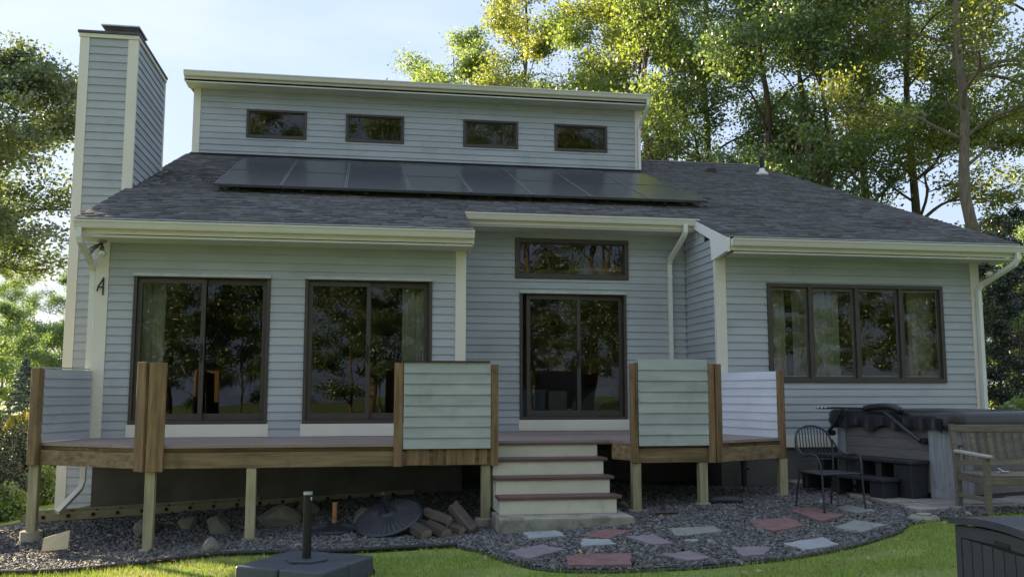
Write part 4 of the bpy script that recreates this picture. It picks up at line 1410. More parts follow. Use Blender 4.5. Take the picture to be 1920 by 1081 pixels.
MB().hexa([(.061, .68, .88), (BL - .061, .68, .88), (BL - .061, .72, .88), (.061, .72, .88), (.061, .695, .965), (BL - .061, .695, .965), (BL - .061, .735, .965), (.061, .735, .965)]).build('top_rail', M['teak'], bench, local=True, bevel=.006)
k = .13
while k < BL - .1:
    MB().hexa([(k, .628, .561), (k + .055, .628, .561), (k + .055, .644, .561), (k, .644, .561), (k, .690, .879), (k + .055, .690, .879), (k + .055, .706, .879), (k, .706, .879)]).build('back_slat', M['teak'], bench, local=True)
    k += .105
# small metal trowel-like thing lying on the seat
bz = -.735 + .43
t = thing('garden_clip', 'small silver metal clip lying on the bench seat', 'clip', (10.82, -3.62, bz + .006), .4)
MB().tube([(-.08, 0, .01), (0, .01, .012), (.09, -.02, .01)], .011, 8).build('shaft', M['galv'], t, local=True)
MB().tube([(-.03, -.03, .01), (-.02, .0, .03), (-.04, .03, .05)], .010, 8).build('lever', M['galv'], t, local=True)

# ------------------------------------------------------------------ iron chair
cz_ = Gf(9.1, -2.85) + .03
chair = thing('iron_chair', 'black wrought iron armchair with barred curved back standing on flagstones', 'chair', (9.13, -2.80, cz_), R(-86))
chair.scale = (1.18, 1.0, 1.0)
# local: seat faces -y? here the front is +x
def ct(nm, pts, r=.010, n=8, sm=True, k=5):
    return MB().tube(smooth(pts, k) if sm else pts, r, n).build(nm, M['iron'], chair, local=True, smooth=True)
for s in (-1, 1):
    ct('leg', [(.27, s * .27, 0), (.25, s * .265, .22), (.235, s * .26, .42), (.22, s * .27, .55), (.18, s * .285, .635)], .011)
    ct('leg', [(-.30, s * .24, 0), (-.26, s * .235, .22), (-.22, s * .23, .42)], .011)
    ct('armrest', [(.18, s * .285, .635), (.10, s * .29, .645), (-.05, s * .285, .63), (-.18, s * .27, .70), (-.25, s * .245, .80)], .013)
    MB().lathe([(.02, -.004), (.02, .012)], (.27, s * .27, 0), 10).build('foot', M['iron'], chair, local=True)
    MB().lathe([(.02, -.004), (.02, .012)], (-.30, s * .24, 0), 10).build('foot', M['iron'], chair, local=True)
arch = [(-.22, -.23, .42), (-.235, -.24, .60), (-.26, -.245, .78), (-.295, -.19, .90), (-.31, -.08, .955), (-.313, 0, .965), (-.31, .08, .955), (-.295, .19, .90), (-.26, .245, .78), (-.235, .24, .60), (-.22, .23, .42)]
ct('back_frame', arch, .012)
ct('back_rail', [(-.235, -.24, .56), (-.262, 0, .56), (-.235, .24, .56)], .009)
for k in range(-5, 6):
    y = k * .04
    top = .965 - 1.15 * abs(y) ** 1.7
    ct('back_bar', [(-.262 + .0, y, .56), (-.285, y * 1.02, .75), (-.308 + abs(y) * .05, y * 1.05, top)], .006, 6)
ct('seat_frame', [(.235, -.25, .425), (.24, 0, .43), (.235, .25, .425)], .011)
ct('seat_frame', [(-.22, -.23, .42), (-.22, .23, .42)], .011, sm=False)
for s in (-1, 1):
    ct('seat_frame', [(.235, s * .255, .425), (-.22, s * .232, .42)], .011, sm=False)
MB().prism(rrect(-.215, .228, -.225, .235, .05, 4), .424, .430).build('seat_mesh', M['iron'], chair, local=True)

# ------------------------------------------------------------------ parasol base in the lawn
gz = Gf(3.1, -4.3)
pb = thing('parasol_base', 'square dark grey plastic parasol base with upright metal tube on the lawn', 'umbrella base', (3.12, -4.34, gz), R(-30))
for i, (sx, sy) in enumerate(((-1, -1), (1, -1), (1, 1), (-1, 1))):
    h = .46
    x0, x1 = (0.004, h) if sx > 0 else (-h, -.004)
    y0, y1 = (0.004, h) if sy > 0 else (-h, -.004)
    P = rrect(x0, x1, y0, y1, .035, 4)
    T = [(x * .985, y * .985) for x, y in P]
    MB().prism(P, .03, .205, T).build('weight_block', M['plastic_grey'], pb, local=True, bevel=.016)
for a in range(4):
    w = Vector((.40, 0)).to_3d()
    ca, sa = math.cos(R(90 * a + 45)), math.sin(R(90 * a + 45))
    MB().tube([(ca * .60 - sa * .02, sa * .60 + ca * .02, .05), (ca * .60 + sa * .02, sa * .60 - ca * .02, .05)], .05, 14).build('wheel', M['plastic_black'], pb, local=True)
P = [(.20 * math.cos(R(60 * k + 15)), .20 * math.sin(R(60 * k + 15))) for k in range(6)]
MB().prism(P, .206, .228).build('cover_plate', M['plastic_grey'], pb, local=True, bevel=.005)
MB().lathe([(.041, .228), (.041, .82), (.034, .82), (.034, .65)], (0, 0, 0), 20).build('tube', M['metal_dark'], pb, local=True)
MB().lathe([(.0425, .80), (.0425, .825), (.035, .825)], (0, 0, 0), 20).build('collar', M['galv'], pb, local=True)
MB().tube([(.038, -.02, .77), (.06, -.034, .77)], .005, 8).build('bolt', M['galv'], pb, local=True)
MB().tube([(.06, -.034, .755), (.061, -.035, .77), (.06, -.034, .785)], .007, 8).build('bolt_wing', M['galv'], pb, local=True)

# ------------------------------------------------------------------ deck box in the right foreground
gz = Gf(8.3, -7.5)
dbx = thing('deck_box', 'charcoal plastic deck box with plank sides and ribbed arched lid on the lawn', 'deck box', (7.84, -7.02, gz), R(-8))
# local: corner at the origin, the plank front runs towards -y, the box depth towards +x
LX, LY, HB = .62, 1.25, .46
MB().box(.02, LX - .02, -LY + .02, -.02, .01, HB).build('body', M['plastic_black'], dbx, local=True)
for (x0, y0) in ((0, -.075), (0, -LY), (LX - .07, -.075), (LX - .07, -LY)):
    MB().box(x0, x0 + .07, y0, y0 + .075, 0, HB + .01).build('corner_post', M['box_plastic'], dbx, local=True, bevel=.008)
n = 8
w = (LY - .17) / n
for k in range(n):
    MB().box(.006, .02, -.085 - (k + 1) * w + .012, -.085 - k * w, .03, HB - .075).build('plank', M['box_plastic'], dbx, local=True, bevel=.004)
n = 4
w = (LX - .16) / n
for k in range(n):
    MB().box(.08 + k * w + .006, .08 + (k + 1) * w - .006, -.02, -.006, .03, HB - .075).build('plank', M['box_plastic'], dbx, local=True, bevel=.004)
    MB().box(.08 + k * w + .006, .08 + (k + 1) * w - .006, -LY + .006, -LY + .02, .03, HB - .075).build('plank', M['box_plastic'], dbx, local=True, bevel=.004)
# top rail under the lid, bowed up in the middle
m = MB()
NB = 16
def arc(t):
    return .045 * math.sin(math.pi * t)
vs, fs = [], []
for i in range(NB + 1):
    y = -.076 - (LY - .152) * i / NB
    za, zb_ = HB - .07 + .02 * math.sin(math.pi * i / NB), HB + .012 + arc(i / NB) * .6
    vs += [(.0, y, za), (.03, y, za), (.03, y, zb_), (.0, y, zb_)]
for i in range(NB):
    a = i * 4
    fs += [(a, a + 1, a + 5, a + 4), (a + 1, a + 2, a + 6, a + 5), (a + 2, a + 3, a + 7, a + 6), (a + 3, a, a + 4, a + 7)]
fs += [(3, 2, 1, 0), (NB * 4, NB * 4 + 1, NB * 4 + 2, NB * 4 + 3)]
m.add(vs, fs).build('top_rail', M['box_plastic'], dbx, local=True)
# lid in ribs that run across the depth
nr = 11
rw = (LX + .05) / nr
for k in range(nr):
    vs, fs = [], []
    xa, xb = -.025 + k * rw + .003, -.025 + (k + 1) * rw - .003
    for i in range(NB + 1):
        t_ = i / NB
        y = .025 - (LY + .05) * t_
        z0 = HB + .016 + arc(t_)
        vs += [(xa, y, z0), (xb, y, z0), (xb, y, z0 + .045), (xa, y, z0 + .045)]
    for i in range(NB):
        a = i * 4
        fs += [(a, a + 1, a + 5, a + 4), (a + 1, a + 2, a + 6, a + 5), (a + 2, a + 3, a + 7, a + 6), (a + 3, a, a + 4, a + 7)]
    fs += [(3, 2, 1, 0), (NB * 4, NB * 4 + 1, NB * 4 + 2, NB * 4 + 3)]
    MB().add(vs, fs).build('lid_rib', M['box_plastic'], dbx, local=True, bevel=.004)
vs, fs = [], []
for i in range(NB + 1):
    t_ = i / NB
    y = .028 - (LY + .056) * t_
    z0 = HB + .013 + arc(t_)
    vs += [(-.03, y, z0), (LX + .03, y, z0), (LX + .03, y, z0 + .035), (-.03, y, z0 + .035)]
for i in range(NB):
    a = i * 4
    fs += [(a, a + 1, a + 5, a + 4), (a + 1, a + 2, a + 6, a + 5), (a + 2, a + 3, a + 7, a + 6), (a + 3, a, a + 4, a + 7)]
fs += [(3, 2, 1, 0), (NB * 4, NB * 4 + 1, NB * 4 + 2, NB * 4 + 3)]
MB().add(vs, fs).build('lid', M['box_plastic'], dbx, local=True)
MB().box(-.012, .0, -LY * .5 - .09, -LY * .5 + .09, HB - .05, HB - .02).build('handle', M['plastic_black'], dbx, local=True, bevel=.006)

# ------------------------------------------------------------------ lamps and fittings on the house
def flood(x, y, z, label, s):
    t = thing('flood_light', label, 'flood light', (x, y, z), group='twin flood lights under the eaves')
    MB().lathe([(.055, 0), (.055, -.025), (.03, -.04)][::-1], (x, y, z), 14).build('mount', M['chrome'], t)
    for dx, dy, dz in ((-.11 * s, -.06, -.10), (.03 * s, -.10, -.13)):
        a = Vector((x, y, z - .03))
        b = a + Vector((dx * .45, dy * .5, dz * .45))
        c = a + Vector((dx, dy, dz))
        e = c + (c - b).normalized() * .05
        MB().tube([a, b], .014, 8).build('arm', M['iron'], t)
        MB().tube([b, c, e], [.028, .034, .055], 14).build('lamp_holder', M['chrome'], t, smooth=True)
        d = (e - c).normalized()
        MB().tube([e, e + d * .018, e + d * .03], [.052, .046, .02], 14).build('lamp', M['bulb'], t, smooth=True)
flood(.09, -.20, SOF - .002, 'twin flood light under the left eave above the corner board', 1)
flood(13.32, -.20, SOF - .002, 'twin flood light under the right eave beside the downspout', -1)
t = thing('wall_hook', 'small black iron bracket screwed to the left corner board', 'bracket', (.07, -.03, 2.05))
MB().tube([(.085, -.034, 2.17), (.085, -.034, 1.93)], .011, 8).build('bar', M['iron'], t)
MB().tube([(.085, -.04, 2.15), (.06, -.055, 2.10), (.03, -.05, 2.05), (.01, -.045, 1.98)], .010, 8).build('curl', M['iron'], t)
MB().tube([(.02, -.045, 2.03), (.06, -.05, 2.04), (.10, -.04, 2.03)], .009, 8).build('cross_bar', M['iron'], t)

# ------------------------------------------------------------------ things seen through the glass
def curtain(x0, x1, y, z0, z1, label, seed, amp=.03, freq=40):
    r = random.Random(seed)
    n = max(20, int((x1 - x0) * 60))
    vs, fs = [], []
    for i in range(n + 1):
        x = x0 + (x1 - x0) * i / n
        w = amp * math.sin(freq * x + seed) + amp * .4 * math.sin(freq * 2.3 * x + 2)
        for z in (z0, z0 + (z1 - z0) * .5, z1):
            k = 1.0 if z < z1 else .5
            vs.append((x, y + w * k, z))
    for i in range(n):
        a = i * 3
        fs += [(a, a + 3, a + 4, a + 1), (a + 1, a + 4, a + 5, a + 2)]
    o = MB().add(vs, fs).build('curtain', M['curtain'], smooth=True)
    so = o.modifiers.new('thick', 'SOLIDIFY')
    so.thickness = .004
    tag(o, label, 'curtain', 'curtains behind the glass')
curtain(.54, .86, .235, .18, 2.30, 'gathered curtain behind the left sliding door', 1)
curtain(4.16, 4.52, .235, .18, 2.30, 'gathered pale curtain behind the sliding door nearest the entry', 2)
curtain(9.75, 10.1, .225, .40, 2.35, 'curtain panel at the left end of the four pane window', 3)
curtain(10.22, 11.0, .225, .40, 2.35, 'wide curtain panel behind the second pane of the four pane window', 4)
curtain(12.2, 12.65, .225, .40, 2.35, 'curtain at the right end of the four pane window', 5)
FL = .166
t = thing('dining_table', 'dining table under a white cloth behind the left sliding door', 'table', (2.1, 2.2, FL))
MB().lathe([(.62, .40), (.60, .60), (.555, .72), (.55, .752), (.2, .756)], (2.1, 2.2, FL), 28).build('tablecloth', M['cloth'], t, smooth=False)
MB().lathe([(.25, .0), (.22, .05), (.06, .1), (.05, .7)], (2.1, 2.2, FL), 14).build('pedestal', M['darkwood'], t)
def dchair(x, y, rz, label):
    c = thing('dining_chair', label, 'chair', (x, y, FL), rz, 'dark dining chairs')
    for sx in (-.2, .2):
        MB().box(sx - .02, sx + .02, -.22, -.18, 0, .45).build('leg', M['darkwood'], c, local=True)
        MB().box(sx - .02, sx + .02, .18, .22, 0, 1.0).build('leg', M['darkwood'], c, local=True)
    MB().box(-.23, .23, -.23, .23, .451, .49).build('seat', M['darkwood'], c, local=True)
    for k in range(4):
        MB().box(-.15 + k * .09, -.12 + k * .09, .19, .21, .491, .9).build('back_slat', M['darkwood'], c, local=True)
    MB().box(-.179, .179, .185, .215, .9, 1.0).build('back_rail', M['darkwood'], c, local=True)
dchair(2.15, 1.2, R(180), 'dark slat back dining chair between the white table and the left sliding door')
dchair(1.0, 2.3, R(90), 'dark dining chair at the left side of the white table')
t = thing('storage_bin', 'blue grey ribbed storage bin behind the left pane of the entry door', 'bin', (6.35, 2.0, FL))
MB().prism(rrect(6.15, 6.60, 1.85, 2.25, .04, 3), FL, FL + .45, rrect(6.13, 6.62, 1.83, 2.27, .04, 3)).build('body', M['bluebox'], t)
MB().prism(rrect(6.11, 6.64, 1.81, 2.29, .05, 3), FL + .451, FL + .49).build('lid', M['bluebox'], t)
t = thing('carton', 'pale cardboard carton standing behind the entry door beside the bin', 'carton', (6.85, 2.2, FL))
MB().box(6.72, 7.03, 2.1, 2.4, FL, FL + .46).build('body', M['card'], t)
for k in range(2):
    MB().box(6.72 + k * .156, 6.874 + k * .156, 2.1, 2.4, FL + .461, FL + .47).build('flap', M['card'], t)
t = thing('pet_house', 'white arched pet house with dark doorway behind the right pane of the entry door', 'pet house', (7.65, 2.2, FL))
P = [(7.22, FL)] + [(7.72 + .50 * math.cos(R(180 - k * 15)), FL + .12 + .42 * math.sin(R(180 - k * 15))) for k in range(13)] + [(8.22, FL)]
n = len(P)
vs = [(x, 1.9, z) for x, z in P] + [(x, 2.6, z) for x, z in P]
MB().add(vs, [tuple(range(n)), tuple(range(2 * n - 1, n - 1, -1))] + [(i, n + i, n + (i + 1) % n, (i + 1) % n) for i in range(n)]).build('shell', M['white'], t)
P = [(7.50, FL + .01)] + [(7.80 + .30 * math.cos(R(180 - k * 15)), FL + .06 + .26 * math.sin(R(180 - k * 15))) for k in range(13)] + [(8.10, FL + .01)]
n = len(P)
MB().add([(x, 1.895, z) for x, z in P], [tuple(range(n))]).build('doorway', M['darkwood'], t)
MB().tube([(7.76, 1.88, FL + .44), (7.76, 1.899, FL + .44)], .05, 16).build('vent_hole', M['darkwood'], t)
#==TREES==
# ------------------------------------------------------------------ trees
def tree_data(seed, H, cb, Rc, tr, nl, ls, n1=16, top=.25, lean=0., spread=.45, asp=.5, sec=6, fork=False):
    """skeleton tubes and a cloud of leaf quads; crown from height cb to H, radius Rc"""
    rs = np.random.default_rng(seed)
    rnd = random.Random(seed)
    tm = MB()
    def wob(p0, p1, k, amp):
        P = [Vector(p0).lerp(Vector(p1), t / k) for t in range(k + 1)]
        L_ = (Vector(p1) - Vector(p0)).length
        return [P[0]] + [p + Vector((rnd.uniform(-1, 1), rnd.uniform(-1, 1), rnd.uniform(-.4, .6))) * amp * L_ for p in P[1:-1]] + [P[-1]]
    trunks = []
    if fork:
        for k in range(3):
            a = rnd.uniform(0, 6.28)
            s = rnd.uniform(.10, .16) * H
            trunks.append((wob((rnd.uniform(-.2, .2), rnd.uniform(-.2, .2), -.3), (math.cos(a) * s, math.sin(a) * s, H * rnd.uniform(.86, .97)), 7, .016), tr * rnd.uniform(.6, .8)))
    else:
        trunks.append((wob((0, 0, -.3), (lean * H, 0, H * .96), 8, .012), tr))
    tips = []
    for tp, r0 in trunks:
        sp = smooth(tp, 3)
        n = len(sp)
        tm.tube(sp, [r0 * (1.25 if i == 0 else (1 - .88 * (i / (n - 1)))) for i in range(n)], 9)
        nn = n1 if not fork else n1 // 2
        for k in range(nn):
            u = (k + rnd.uniform(.1, .9)) / nn
            h = cb / H + (1 - cb / H) * u * .97
            p = sp[min(n - 1, int(h * (n - 1)))]
            if p.z < cb * .8:
                continue
            az = k * 2.4 + rnd.uniform(-.5, .5)
            prof = math.sin(math.pi * min(1, .22 + .72 * u)) ** .7
            ln = Rc * max(top, prof) * rnd.uniform(.75, 1.1)
            up = asp * rnd.uniform(.6, 1.3) + .5 * u
            d = Vector((math.cos(az), math.sin(az), up)).normalized()
            rb = max(.018, r0 * (1 - .85 * h) * rnd.uniform(.35, .55))
            q = wob(p, p + d * ln, 5, .05)
            q = [a + Vector((0, 0, .06 * ln * math.sin(i))) for i, a in enumerate(q)]
            tm.tube(smooth(q, 2), [rb * (1 - .8 * i / 10) for i in range(11)], 6)
            for j in range(sec):
                t = .28 + .72 * (j + rnd.random()) / sec
                i0 = min(len(q) - 2, int(t * (len(q) - 1)))
                b = q[i0].lerp(q[i0 + 1], t * (len(q) - 1) - i0)
                d2 = (d + Vector((rnd.uniform(-1, 1), rnd.uniform(-1, 1), rnd.uniform(-.55, .8))) * .95).normalized()
                l2 = ln * rnd.uniform(.20, .42)
                e = b + d2 * l2
                mid = b.lerp(e, .5) + Vector((rnd.uniform(-1, 1), rnd.uniform(-1, 1), rnd.uniform(-1, 1))) * .08 * l2
                tm.tube([b, mid, e], [rb * .35, rb * .25, rb * .10], 4, cap=False)
                for t2 in (.45, .75, 1.0):
                    c = b.lerp(e, t2)
                    tips.append((c.x, c.y, c.z))
                    d3 = (d2 + Vector((rnd.uniform(-1, 1), rnd.uniform(-1, 1), rnd.uniform(-.6, .7)))).normalized()
                    c2 = c + d3 * l2 * rnd.uniform(.25, .5)
                    tm.tube([c, c2], [rb * .14 + .004, .004], 3, cap=False)
                    tips.append((c2.x, c2.y, c2.z))
    tips = np.array(tips)
    ci = rs.integers(0, len(tips), nl)
    # clumps of unequal weight leave gaps in the crown
    wgt = rs.gamma(1.2, 1, len(tips))
    ci = rs.choice(len(tips), nl, p=wgt / wgt.sum())
    P = tips[ci] + rs.normal(0, spread * .5, (nl, 3)) * np.array([1, 1, .62])
    return tm, leaf_quads(rs, P, ls)

def leaf_quads(rs, P, ls, flat=.55):
    nl = len(P)
    # leaf: rhombus bent along the midrib, facing mostly upwards
    nrm = rs.normal(0, 1, (nl, 3)) + np.array([0, 0, flat * 1.6])
    nrm /= np.linalg.norm(nrm, axis=1, keepdims=True)
    ax = np.cross(nrm, rs.normal(0, 1, (nl, 3)))
    ax /= np.linalg.norm(ax, axis=1, keepdims=True)
    bx = np.cross(nrm, ax)
    s = ls * rs.uniform(.6, 1.25, (nl, 1))
    v0 = P - ax * s * .5
    v1 = P + bx * s * .32 + ax * s * .08 + nrm * s * .08
    v2 = P + ax * s * .55
    v3 = P - bx * s * .32 + ax * s * .08 + nrm * s * .08
    V = np.stack([v0, v1, v2, v3], 1).reshape(-1, 3)
    i = np.arange(nl)[:, None] * 4
    F = np.concatenate([i + np.array([[0, 1, 2]]), i + np.array([[0, 2, 3]])], 1).reshape(-1, 3)
    return V, F

TREES = {}
def variant(key, leaf, bark, *a, **k):
    tm, (V, F) = tree_data(*a, **k)
    me = bpy.data.meshes.new('trunk')
    me.from_pydata(tm.v, [], tm.f)
    me.polygons.foreach_set('use_smooth', [True] * len(me.polygons))
    me.materials.append(M[bark])
    TREES[key] = (me, np_mesh('crown', V, F, M[leaf]))

def plant(key, x, y, label, cat='tree', name='tree', s=1., rz=0., group=None, z=None, sz=None, mats=None):
    o = thing(name, label, cat, (x, y, Gf(x, y) if z is None else z), rz, group)
    o.scale = (s, s, sz or s)
    for nm, me in zip(('trunk', 'crown'), TREES[key]):
        c = bpy.data.objects.new(nm, me)
        link(c, o)
        if mats and nm == 'crown':
            c.material_slots[0].link = 'OBJECT'
            c.material_slots[0].material = M[mats]
    return o

def at(px, D):             # ground point D metres ahead, on the bearing of a column of the photograph
    s = (px - 960) / 1716.6 * D
    return 3.591 + D * .1613 + s * .9869, -13.186 + D * .9869 - s * .1613

variant('oak_a', 'leaf', 'bark', 21, 21, 5.5, 4.6, .24, 44000, .14, n1=22, sec=7, spread=.60)
variant('oak_b', 'leaf', 'bark', 22, 19, 4.5, 4.2, .24, 46000, .145, n1=20, sec=7, spread=.60, fork=True)
variant('oak_c', 'leaf_deep', 'bark', 23, 20, 3.5, 4.6, .25, 38000, .14, n1=22, sec=7, spread=.60)
variant('oak_tall', 'leaf_gold', 'bark_pale', 24, 21, 8.5, 4.4, .25, 40000, .12, n1=20, sec=7, spread=.6, asp=.35)
variant('under', 'leaf_gold', 'bark', 25, 9, 1.2, 2.8, .10, 12000, .17, n1=18, sec=6, spread=.55)
variant('left_oak', 'leaf_left', 'bark', 26, 12.5, 6.6, 4.0, .26, 72000, .125, n1=28, sec=8, spread=.55, asp=.25)
variant('slender', 'leaf_deep', 'bark', 27, 12, 1.0, 1.7, .09, 9000, .16, n1=22, sec=5, spread=.5, asp=.2)

# behind the house, left to right
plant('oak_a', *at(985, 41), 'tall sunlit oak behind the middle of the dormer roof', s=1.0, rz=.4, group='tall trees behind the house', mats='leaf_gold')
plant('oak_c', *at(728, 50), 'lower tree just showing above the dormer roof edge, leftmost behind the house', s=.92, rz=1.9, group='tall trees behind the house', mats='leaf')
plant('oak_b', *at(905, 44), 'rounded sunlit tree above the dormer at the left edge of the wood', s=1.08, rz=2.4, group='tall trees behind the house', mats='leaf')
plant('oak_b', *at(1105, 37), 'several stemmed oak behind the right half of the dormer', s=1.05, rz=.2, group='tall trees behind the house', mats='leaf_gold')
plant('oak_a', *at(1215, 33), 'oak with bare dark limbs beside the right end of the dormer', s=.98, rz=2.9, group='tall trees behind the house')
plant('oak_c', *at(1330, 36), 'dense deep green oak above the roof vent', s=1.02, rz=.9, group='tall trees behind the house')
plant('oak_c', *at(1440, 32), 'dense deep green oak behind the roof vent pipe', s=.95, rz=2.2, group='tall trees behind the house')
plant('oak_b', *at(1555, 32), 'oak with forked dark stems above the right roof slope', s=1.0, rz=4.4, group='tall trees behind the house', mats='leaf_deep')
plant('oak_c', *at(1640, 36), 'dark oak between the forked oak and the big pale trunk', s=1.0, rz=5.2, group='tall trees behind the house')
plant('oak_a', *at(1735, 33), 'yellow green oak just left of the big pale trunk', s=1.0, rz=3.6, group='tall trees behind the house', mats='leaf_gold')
plant('oak_tall', *at(1838, 27), 'oak with thick pale bare trunk above the right eave', s=.98, rz=.6, group='tall trees behind the house')
plant('oak_tall', *at(1985, 30), 'golden topped oak at the right edge of the picture', s=1.1, rz=2.5, group='tall trees behind the house')
for i, (px, D, s, lab) in enumerate(((1290, 40, 1.0, 'small yellow green tree low behind the roof ridge'), (1470, 41, 1.0, 'small sunlit tree low behind the vent pipe'),
                                     (1580, 40, 1.05, 'small sunlit tree below the forked oak'), (1690, 39, .95, 'small sunlit tree above the middle of the right roof slope'),
                                     (1790, 38, .8, 'small thin tree left of the big pale trunk'))):
    plant('under', *at(px, D), lab, name='small_tree', s=s, rz=i * 1.3, group='small trees behind the roof')
# beyond the right corner; the yellow trees have sunlight put into their leaf colour
for i, (px, D, s, k, mt, lab) in enumerate(((1872, 21, .43, 'slender', 'needle_dark', 'slender dark tree right beside the right downspout'),
                                            (1893, 23, .50, 'slender', 'needle_dark', 'slender dark tree second from the right downspout'),
                                            (1908, 20, .40, 'slender', 'needle_dark', 'slender tree at the right picture edge behind the bench'),
                                            (1930, 22, .46, 'slender', None, 'slender tree just past the right picture edge'),
                                            (1882, 26, .55, 'slender', None, 'farther slender tree between the downspout and the picture edge'),
                                            (1915, 27, .58, 'slender', 'needle_dark', 'farther slender tree at the right picture edge'),
                                            (1890, 34, .75, 'under', 'leaf_yellow', 'small tree seen past the right corner of the house, sunlight put into its yellow leaves'),
                                            (1945, 36, .8, 'under', 'leaf_yellow', 'small tree at the far right edge, sunlight put into its yellow leaves'))):
    plant(k, *at(px, D), lab, name='slender_tree' if k == 'slender' else 'small_tree', s=s, rz=i * 2.1, group='trees past the right corner', mats=mt)
# left of the house
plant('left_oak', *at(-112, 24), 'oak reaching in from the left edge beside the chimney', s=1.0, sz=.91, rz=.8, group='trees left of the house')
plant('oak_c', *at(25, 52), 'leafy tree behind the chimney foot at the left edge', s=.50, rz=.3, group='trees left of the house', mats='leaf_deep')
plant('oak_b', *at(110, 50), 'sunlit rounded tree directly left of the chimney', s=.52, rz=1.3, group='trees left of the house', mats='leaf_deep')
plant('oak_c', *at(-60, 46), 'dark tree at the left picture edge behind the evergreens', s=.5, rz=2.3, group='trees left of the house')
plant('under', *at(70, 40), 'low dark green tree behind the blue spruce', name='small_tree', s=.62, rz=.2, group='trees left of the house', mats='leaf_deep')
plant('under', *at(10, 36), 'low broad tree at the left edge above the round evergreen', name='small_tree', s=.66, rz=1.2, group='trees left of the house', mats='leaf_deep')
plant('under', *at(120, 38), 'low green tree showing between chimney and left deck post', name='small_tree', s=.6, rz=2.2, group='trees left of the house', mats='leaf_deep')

def conifer(seed, H, Rb, n, ls, leaf, droop=.15, power=.9, bark='bark'):
    rs = np.random.default_rng(seed)
    tm = MB().tube([(0, 0, -.2), (0, 0, H * .5), (0, 0, H)], [.035 * H / 3, .022 * H / 3, .004], 7)
    P = []
    nb = 70
    per = n // nb
    for k in range(nb):
        u = (k + rs.random()) / nb
        az = k * 2.4
        ln = Rb * (1 - u) ** power * rs.uniform(.8, 1.1) + .05
        z0 = .04 * H + u * H * .95
        d = np.array([math.cos(az), math.sin(az), 0])
        tm.tube([(0, 0, z0), tuple(d * ln + np.array([0, 0, z0 - droop * ln]))], [.012, .003], 4, cap=False)
        t = rs.uniform(.1, 1, per) ** .7
        p = np.array([0, 0, z0]) + d[None] * (ln * t)[:, None]
        p[:, 2] -= droop * ln * t
        side = np.array([-d[1], d[0], 0])
        p += side[None] * (rs.normal(0, .16, per) * ln * (1.05 - t * .6))[:, None] + rs.normal(0, .025, (per, 3))
        P.append(p)
    P = np.concatenate(P)
    V, F = leaf_quads(rs, P, ls, .2)
    me = bpy.data.meshes.new('trunk')
    me.from_pydata(tm.v, [], tm.f)
    me.materials.append(M[bark])
    return me, np_mesh('crown', V, F, M[leaf])
TREES['spruce'] = conifer(31, 3.4, 1.15, 12000, .085, 'needle_blue', .05)
x, y = at(52, 30)
plant('spruce', x, y, 'young blue spruce left of the deck', name='blue_spruce', s=1.0, z=Gf(x, y) - .05)

def bush(seed, rx, ry, rz_, n, ls, leaf, hollow=.55):
    rs = np.random.default_rng(seed)
    d = rs.normal(0, 1, (n, 3))
    d /= np.linalg.norm(d, axis=1, keepdims=True)
    d[:, 2] = np.abs(d[:, 2]) * 1.0 - .15
    lump = 1 + .10 * np.sin(d[:, 0] * 6 + seed) * np.sin(d[:, 1] * 7) + .08 * np.sin(d[:, 2] * 9 + 2 * d[:, 0] * 4)
    rad = rs.uniform(hollow, 1, n) ** .5 * lump
    P = d * rad[:, None] * np.array([rx, ry, rz_])
    P[:, 2] = np.maximum(P[:, 2] + .15 * rz_, .02)
    V, F = leaf_quads(rs, P, ls, .2)
    tm = MB()
    r = random.Random(seed)
    for k in range(9):
        a = r.uniform(0, 6.28)
        tm.tube([(0, 0, -.1), (math.cos(a) * rx * .3, math.sin(a) * ry * .3, rz_ * .5), (math.cos(a) * rx * .6, math.sin(a) * ry * .6, rz_ * .9)], [.03, .02, .006], 5, cap=False)
    me = bpy.data.meshes.new('stems')
    me.from_pydata(tm.v, [], tm.f)
    me.materials.append(M['bark'])
    return me, np_mesh('crown', V, F, M[leaf])
def plant_bush(key, x, y, label, s=1., rz=0., z=None, name='shrub', group='shrubs left of the deck'):
    o = thing(name, label, 'shrub', (x, y, Gf(x, y) if z is None else z), rz, group)
    o.scale = (s, s, s)
    for nm, me in zip(('stems', 'foliage'), TREES[key]):
        link(bpy.data.objects.new(nm, me), o)
TREES['round_ever'] = bush(41, .95, .95, 2.3, 26000, .045, 'needle_dark', .45)
TREES['low_ever'] = bush(42, .8, .75, 1.25, 18000, .045, 'needle_dark', .3)
TREES['yellow'] = bush(43, .45, .4, .55, 2500, .055, 'leaf_yellow', .2)
TREES['green'] = bush(44, .5, .45, .7, 3500, .07, 'leaf', .2)
plant_bush('round_ever', *at(-72, 15.2), 'dark rounded evergreen shrub at the left picture edge', 1.0)
plant_bush('low_ever', *at(45, 17.5), 'dark spreading evergreen directly left of the leftmost deck post', 1.1, 1.0)
plant_bush('low_ever', *at(15, 15.0), 'low dark evergreen at the foot of the rounded shrub', .72, 2.0)
plant_bush('yellow', *at(52, 21), 'bright yellow leaved shrub below the blue spruce', 1.1, 0, z=-.45)
plant_bush('green', *at(30, 14.6), 'green leafy plant at the lower left edge beside the rocks', .8, .4)
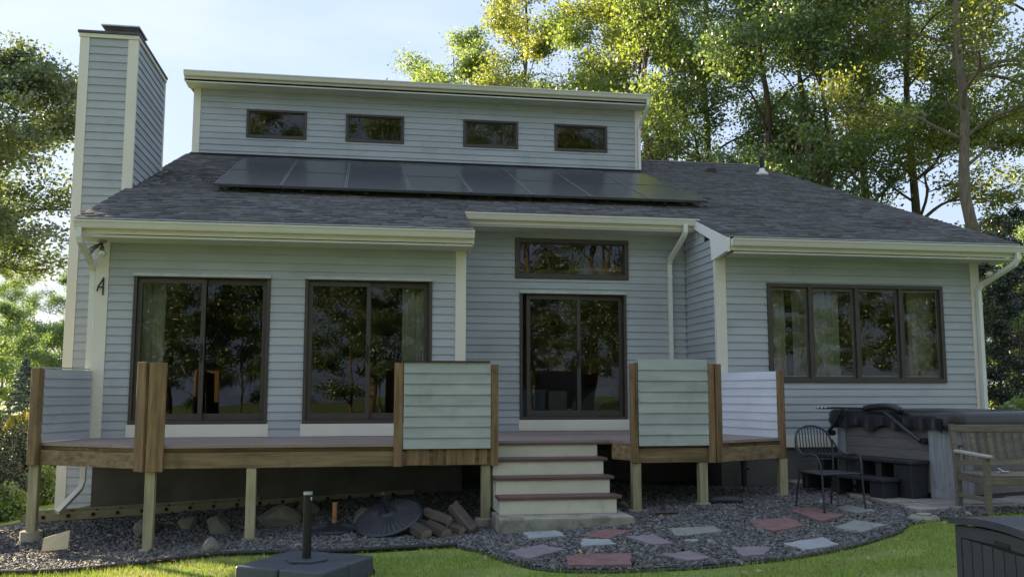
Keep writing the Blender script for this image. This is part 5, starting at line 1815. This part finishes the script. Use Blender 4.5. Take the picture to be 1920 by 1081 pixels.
plant_bush('yellow', *at(12, 14.8), 'low yellow tinged plant at the lower left corner', .55, .9)
plant_bush('green', *at(98, 16.5), 'green shrub between the left deck post and the chimney', .9, 1.4)
# past the right corner
plant_bush('green', *at(1900, 17.5), 'leafy shrub behind the bench at the right edge', 1.7, .3, name='shrub', group='shrubs right of the house')
plant_bush('green', *at(1880, 25), 'backlit shrub low behind the right corner of the house', 2.2, 2.3, name='shrub', group='shrubs right of the house')

# trees behind the viewer: seen only as reflections in the windows, and unseen shade trees added left of the picture
back = [(-20, -40, 'oak_c', 1.2), (-13, -44, 'oak_a', 1.2), (-7, -41, 'oak_c', 1.25), (-1.5, -46, 'oak_b', 1.3), (4, -42, 'oak_c', 1.25), (9, -47, 'oak_a', 1.25), (14, -42, 'oak_c', 1.25), (19, -46, 'oak_b', 1.3), (24, -41, 'oak_c', 1.25), (30, -38, 'oak_a', 1.2), (36, -31, 'oak_c', 1.15), (40, -22, 'oak_b', 1.1), (38, -12, 'oak_c', .9)]
for i, (x, y, k, s) in enumerate(back):
    plant(k, x, y, 'tree of the wood behind the viewer, mirrored in the windows', s=s, rz=i * 1.1, group='trees behind the viewer', mats='leaf_gold' if i % 2 else 'leaf')
for i, (x, y, k, s, lab) in enumerate([(-13, 9, 'oak_c', .55, 'nearest of the unseen shade trees added left of the picture'), (-19, 14, 'oak_b', .72, 'forked one of the unseen shade trees added left of the picture'),
                                       (-16, 5, 'oak_c', .5, 'lowest of the unseen shade trees added left of the picture'), (-24, 19, 'oak_a', .72, 'farthest of the unseen shade trees added left of the picture')]):
    plant(k, x, y, lab, s=s, rz=i * 1.7, group='shade trees added left of the picture')  # out of view, added to keep the low sun off the lawn
for i in range(24):
    x = -20 + i * 2.5 + random.uniform(-.8, .8)
    y = -37 + random.uniform(-3, 1) + max(0, (i - 18)) * 2
    plant('under', x, y, 'small tree of the wood edge behind the viewer', name='small_tree', s=random.uniform(.7, 1.0), rz=i * 1.3, group='small trees behind the viewer', mats='leaf_deep')
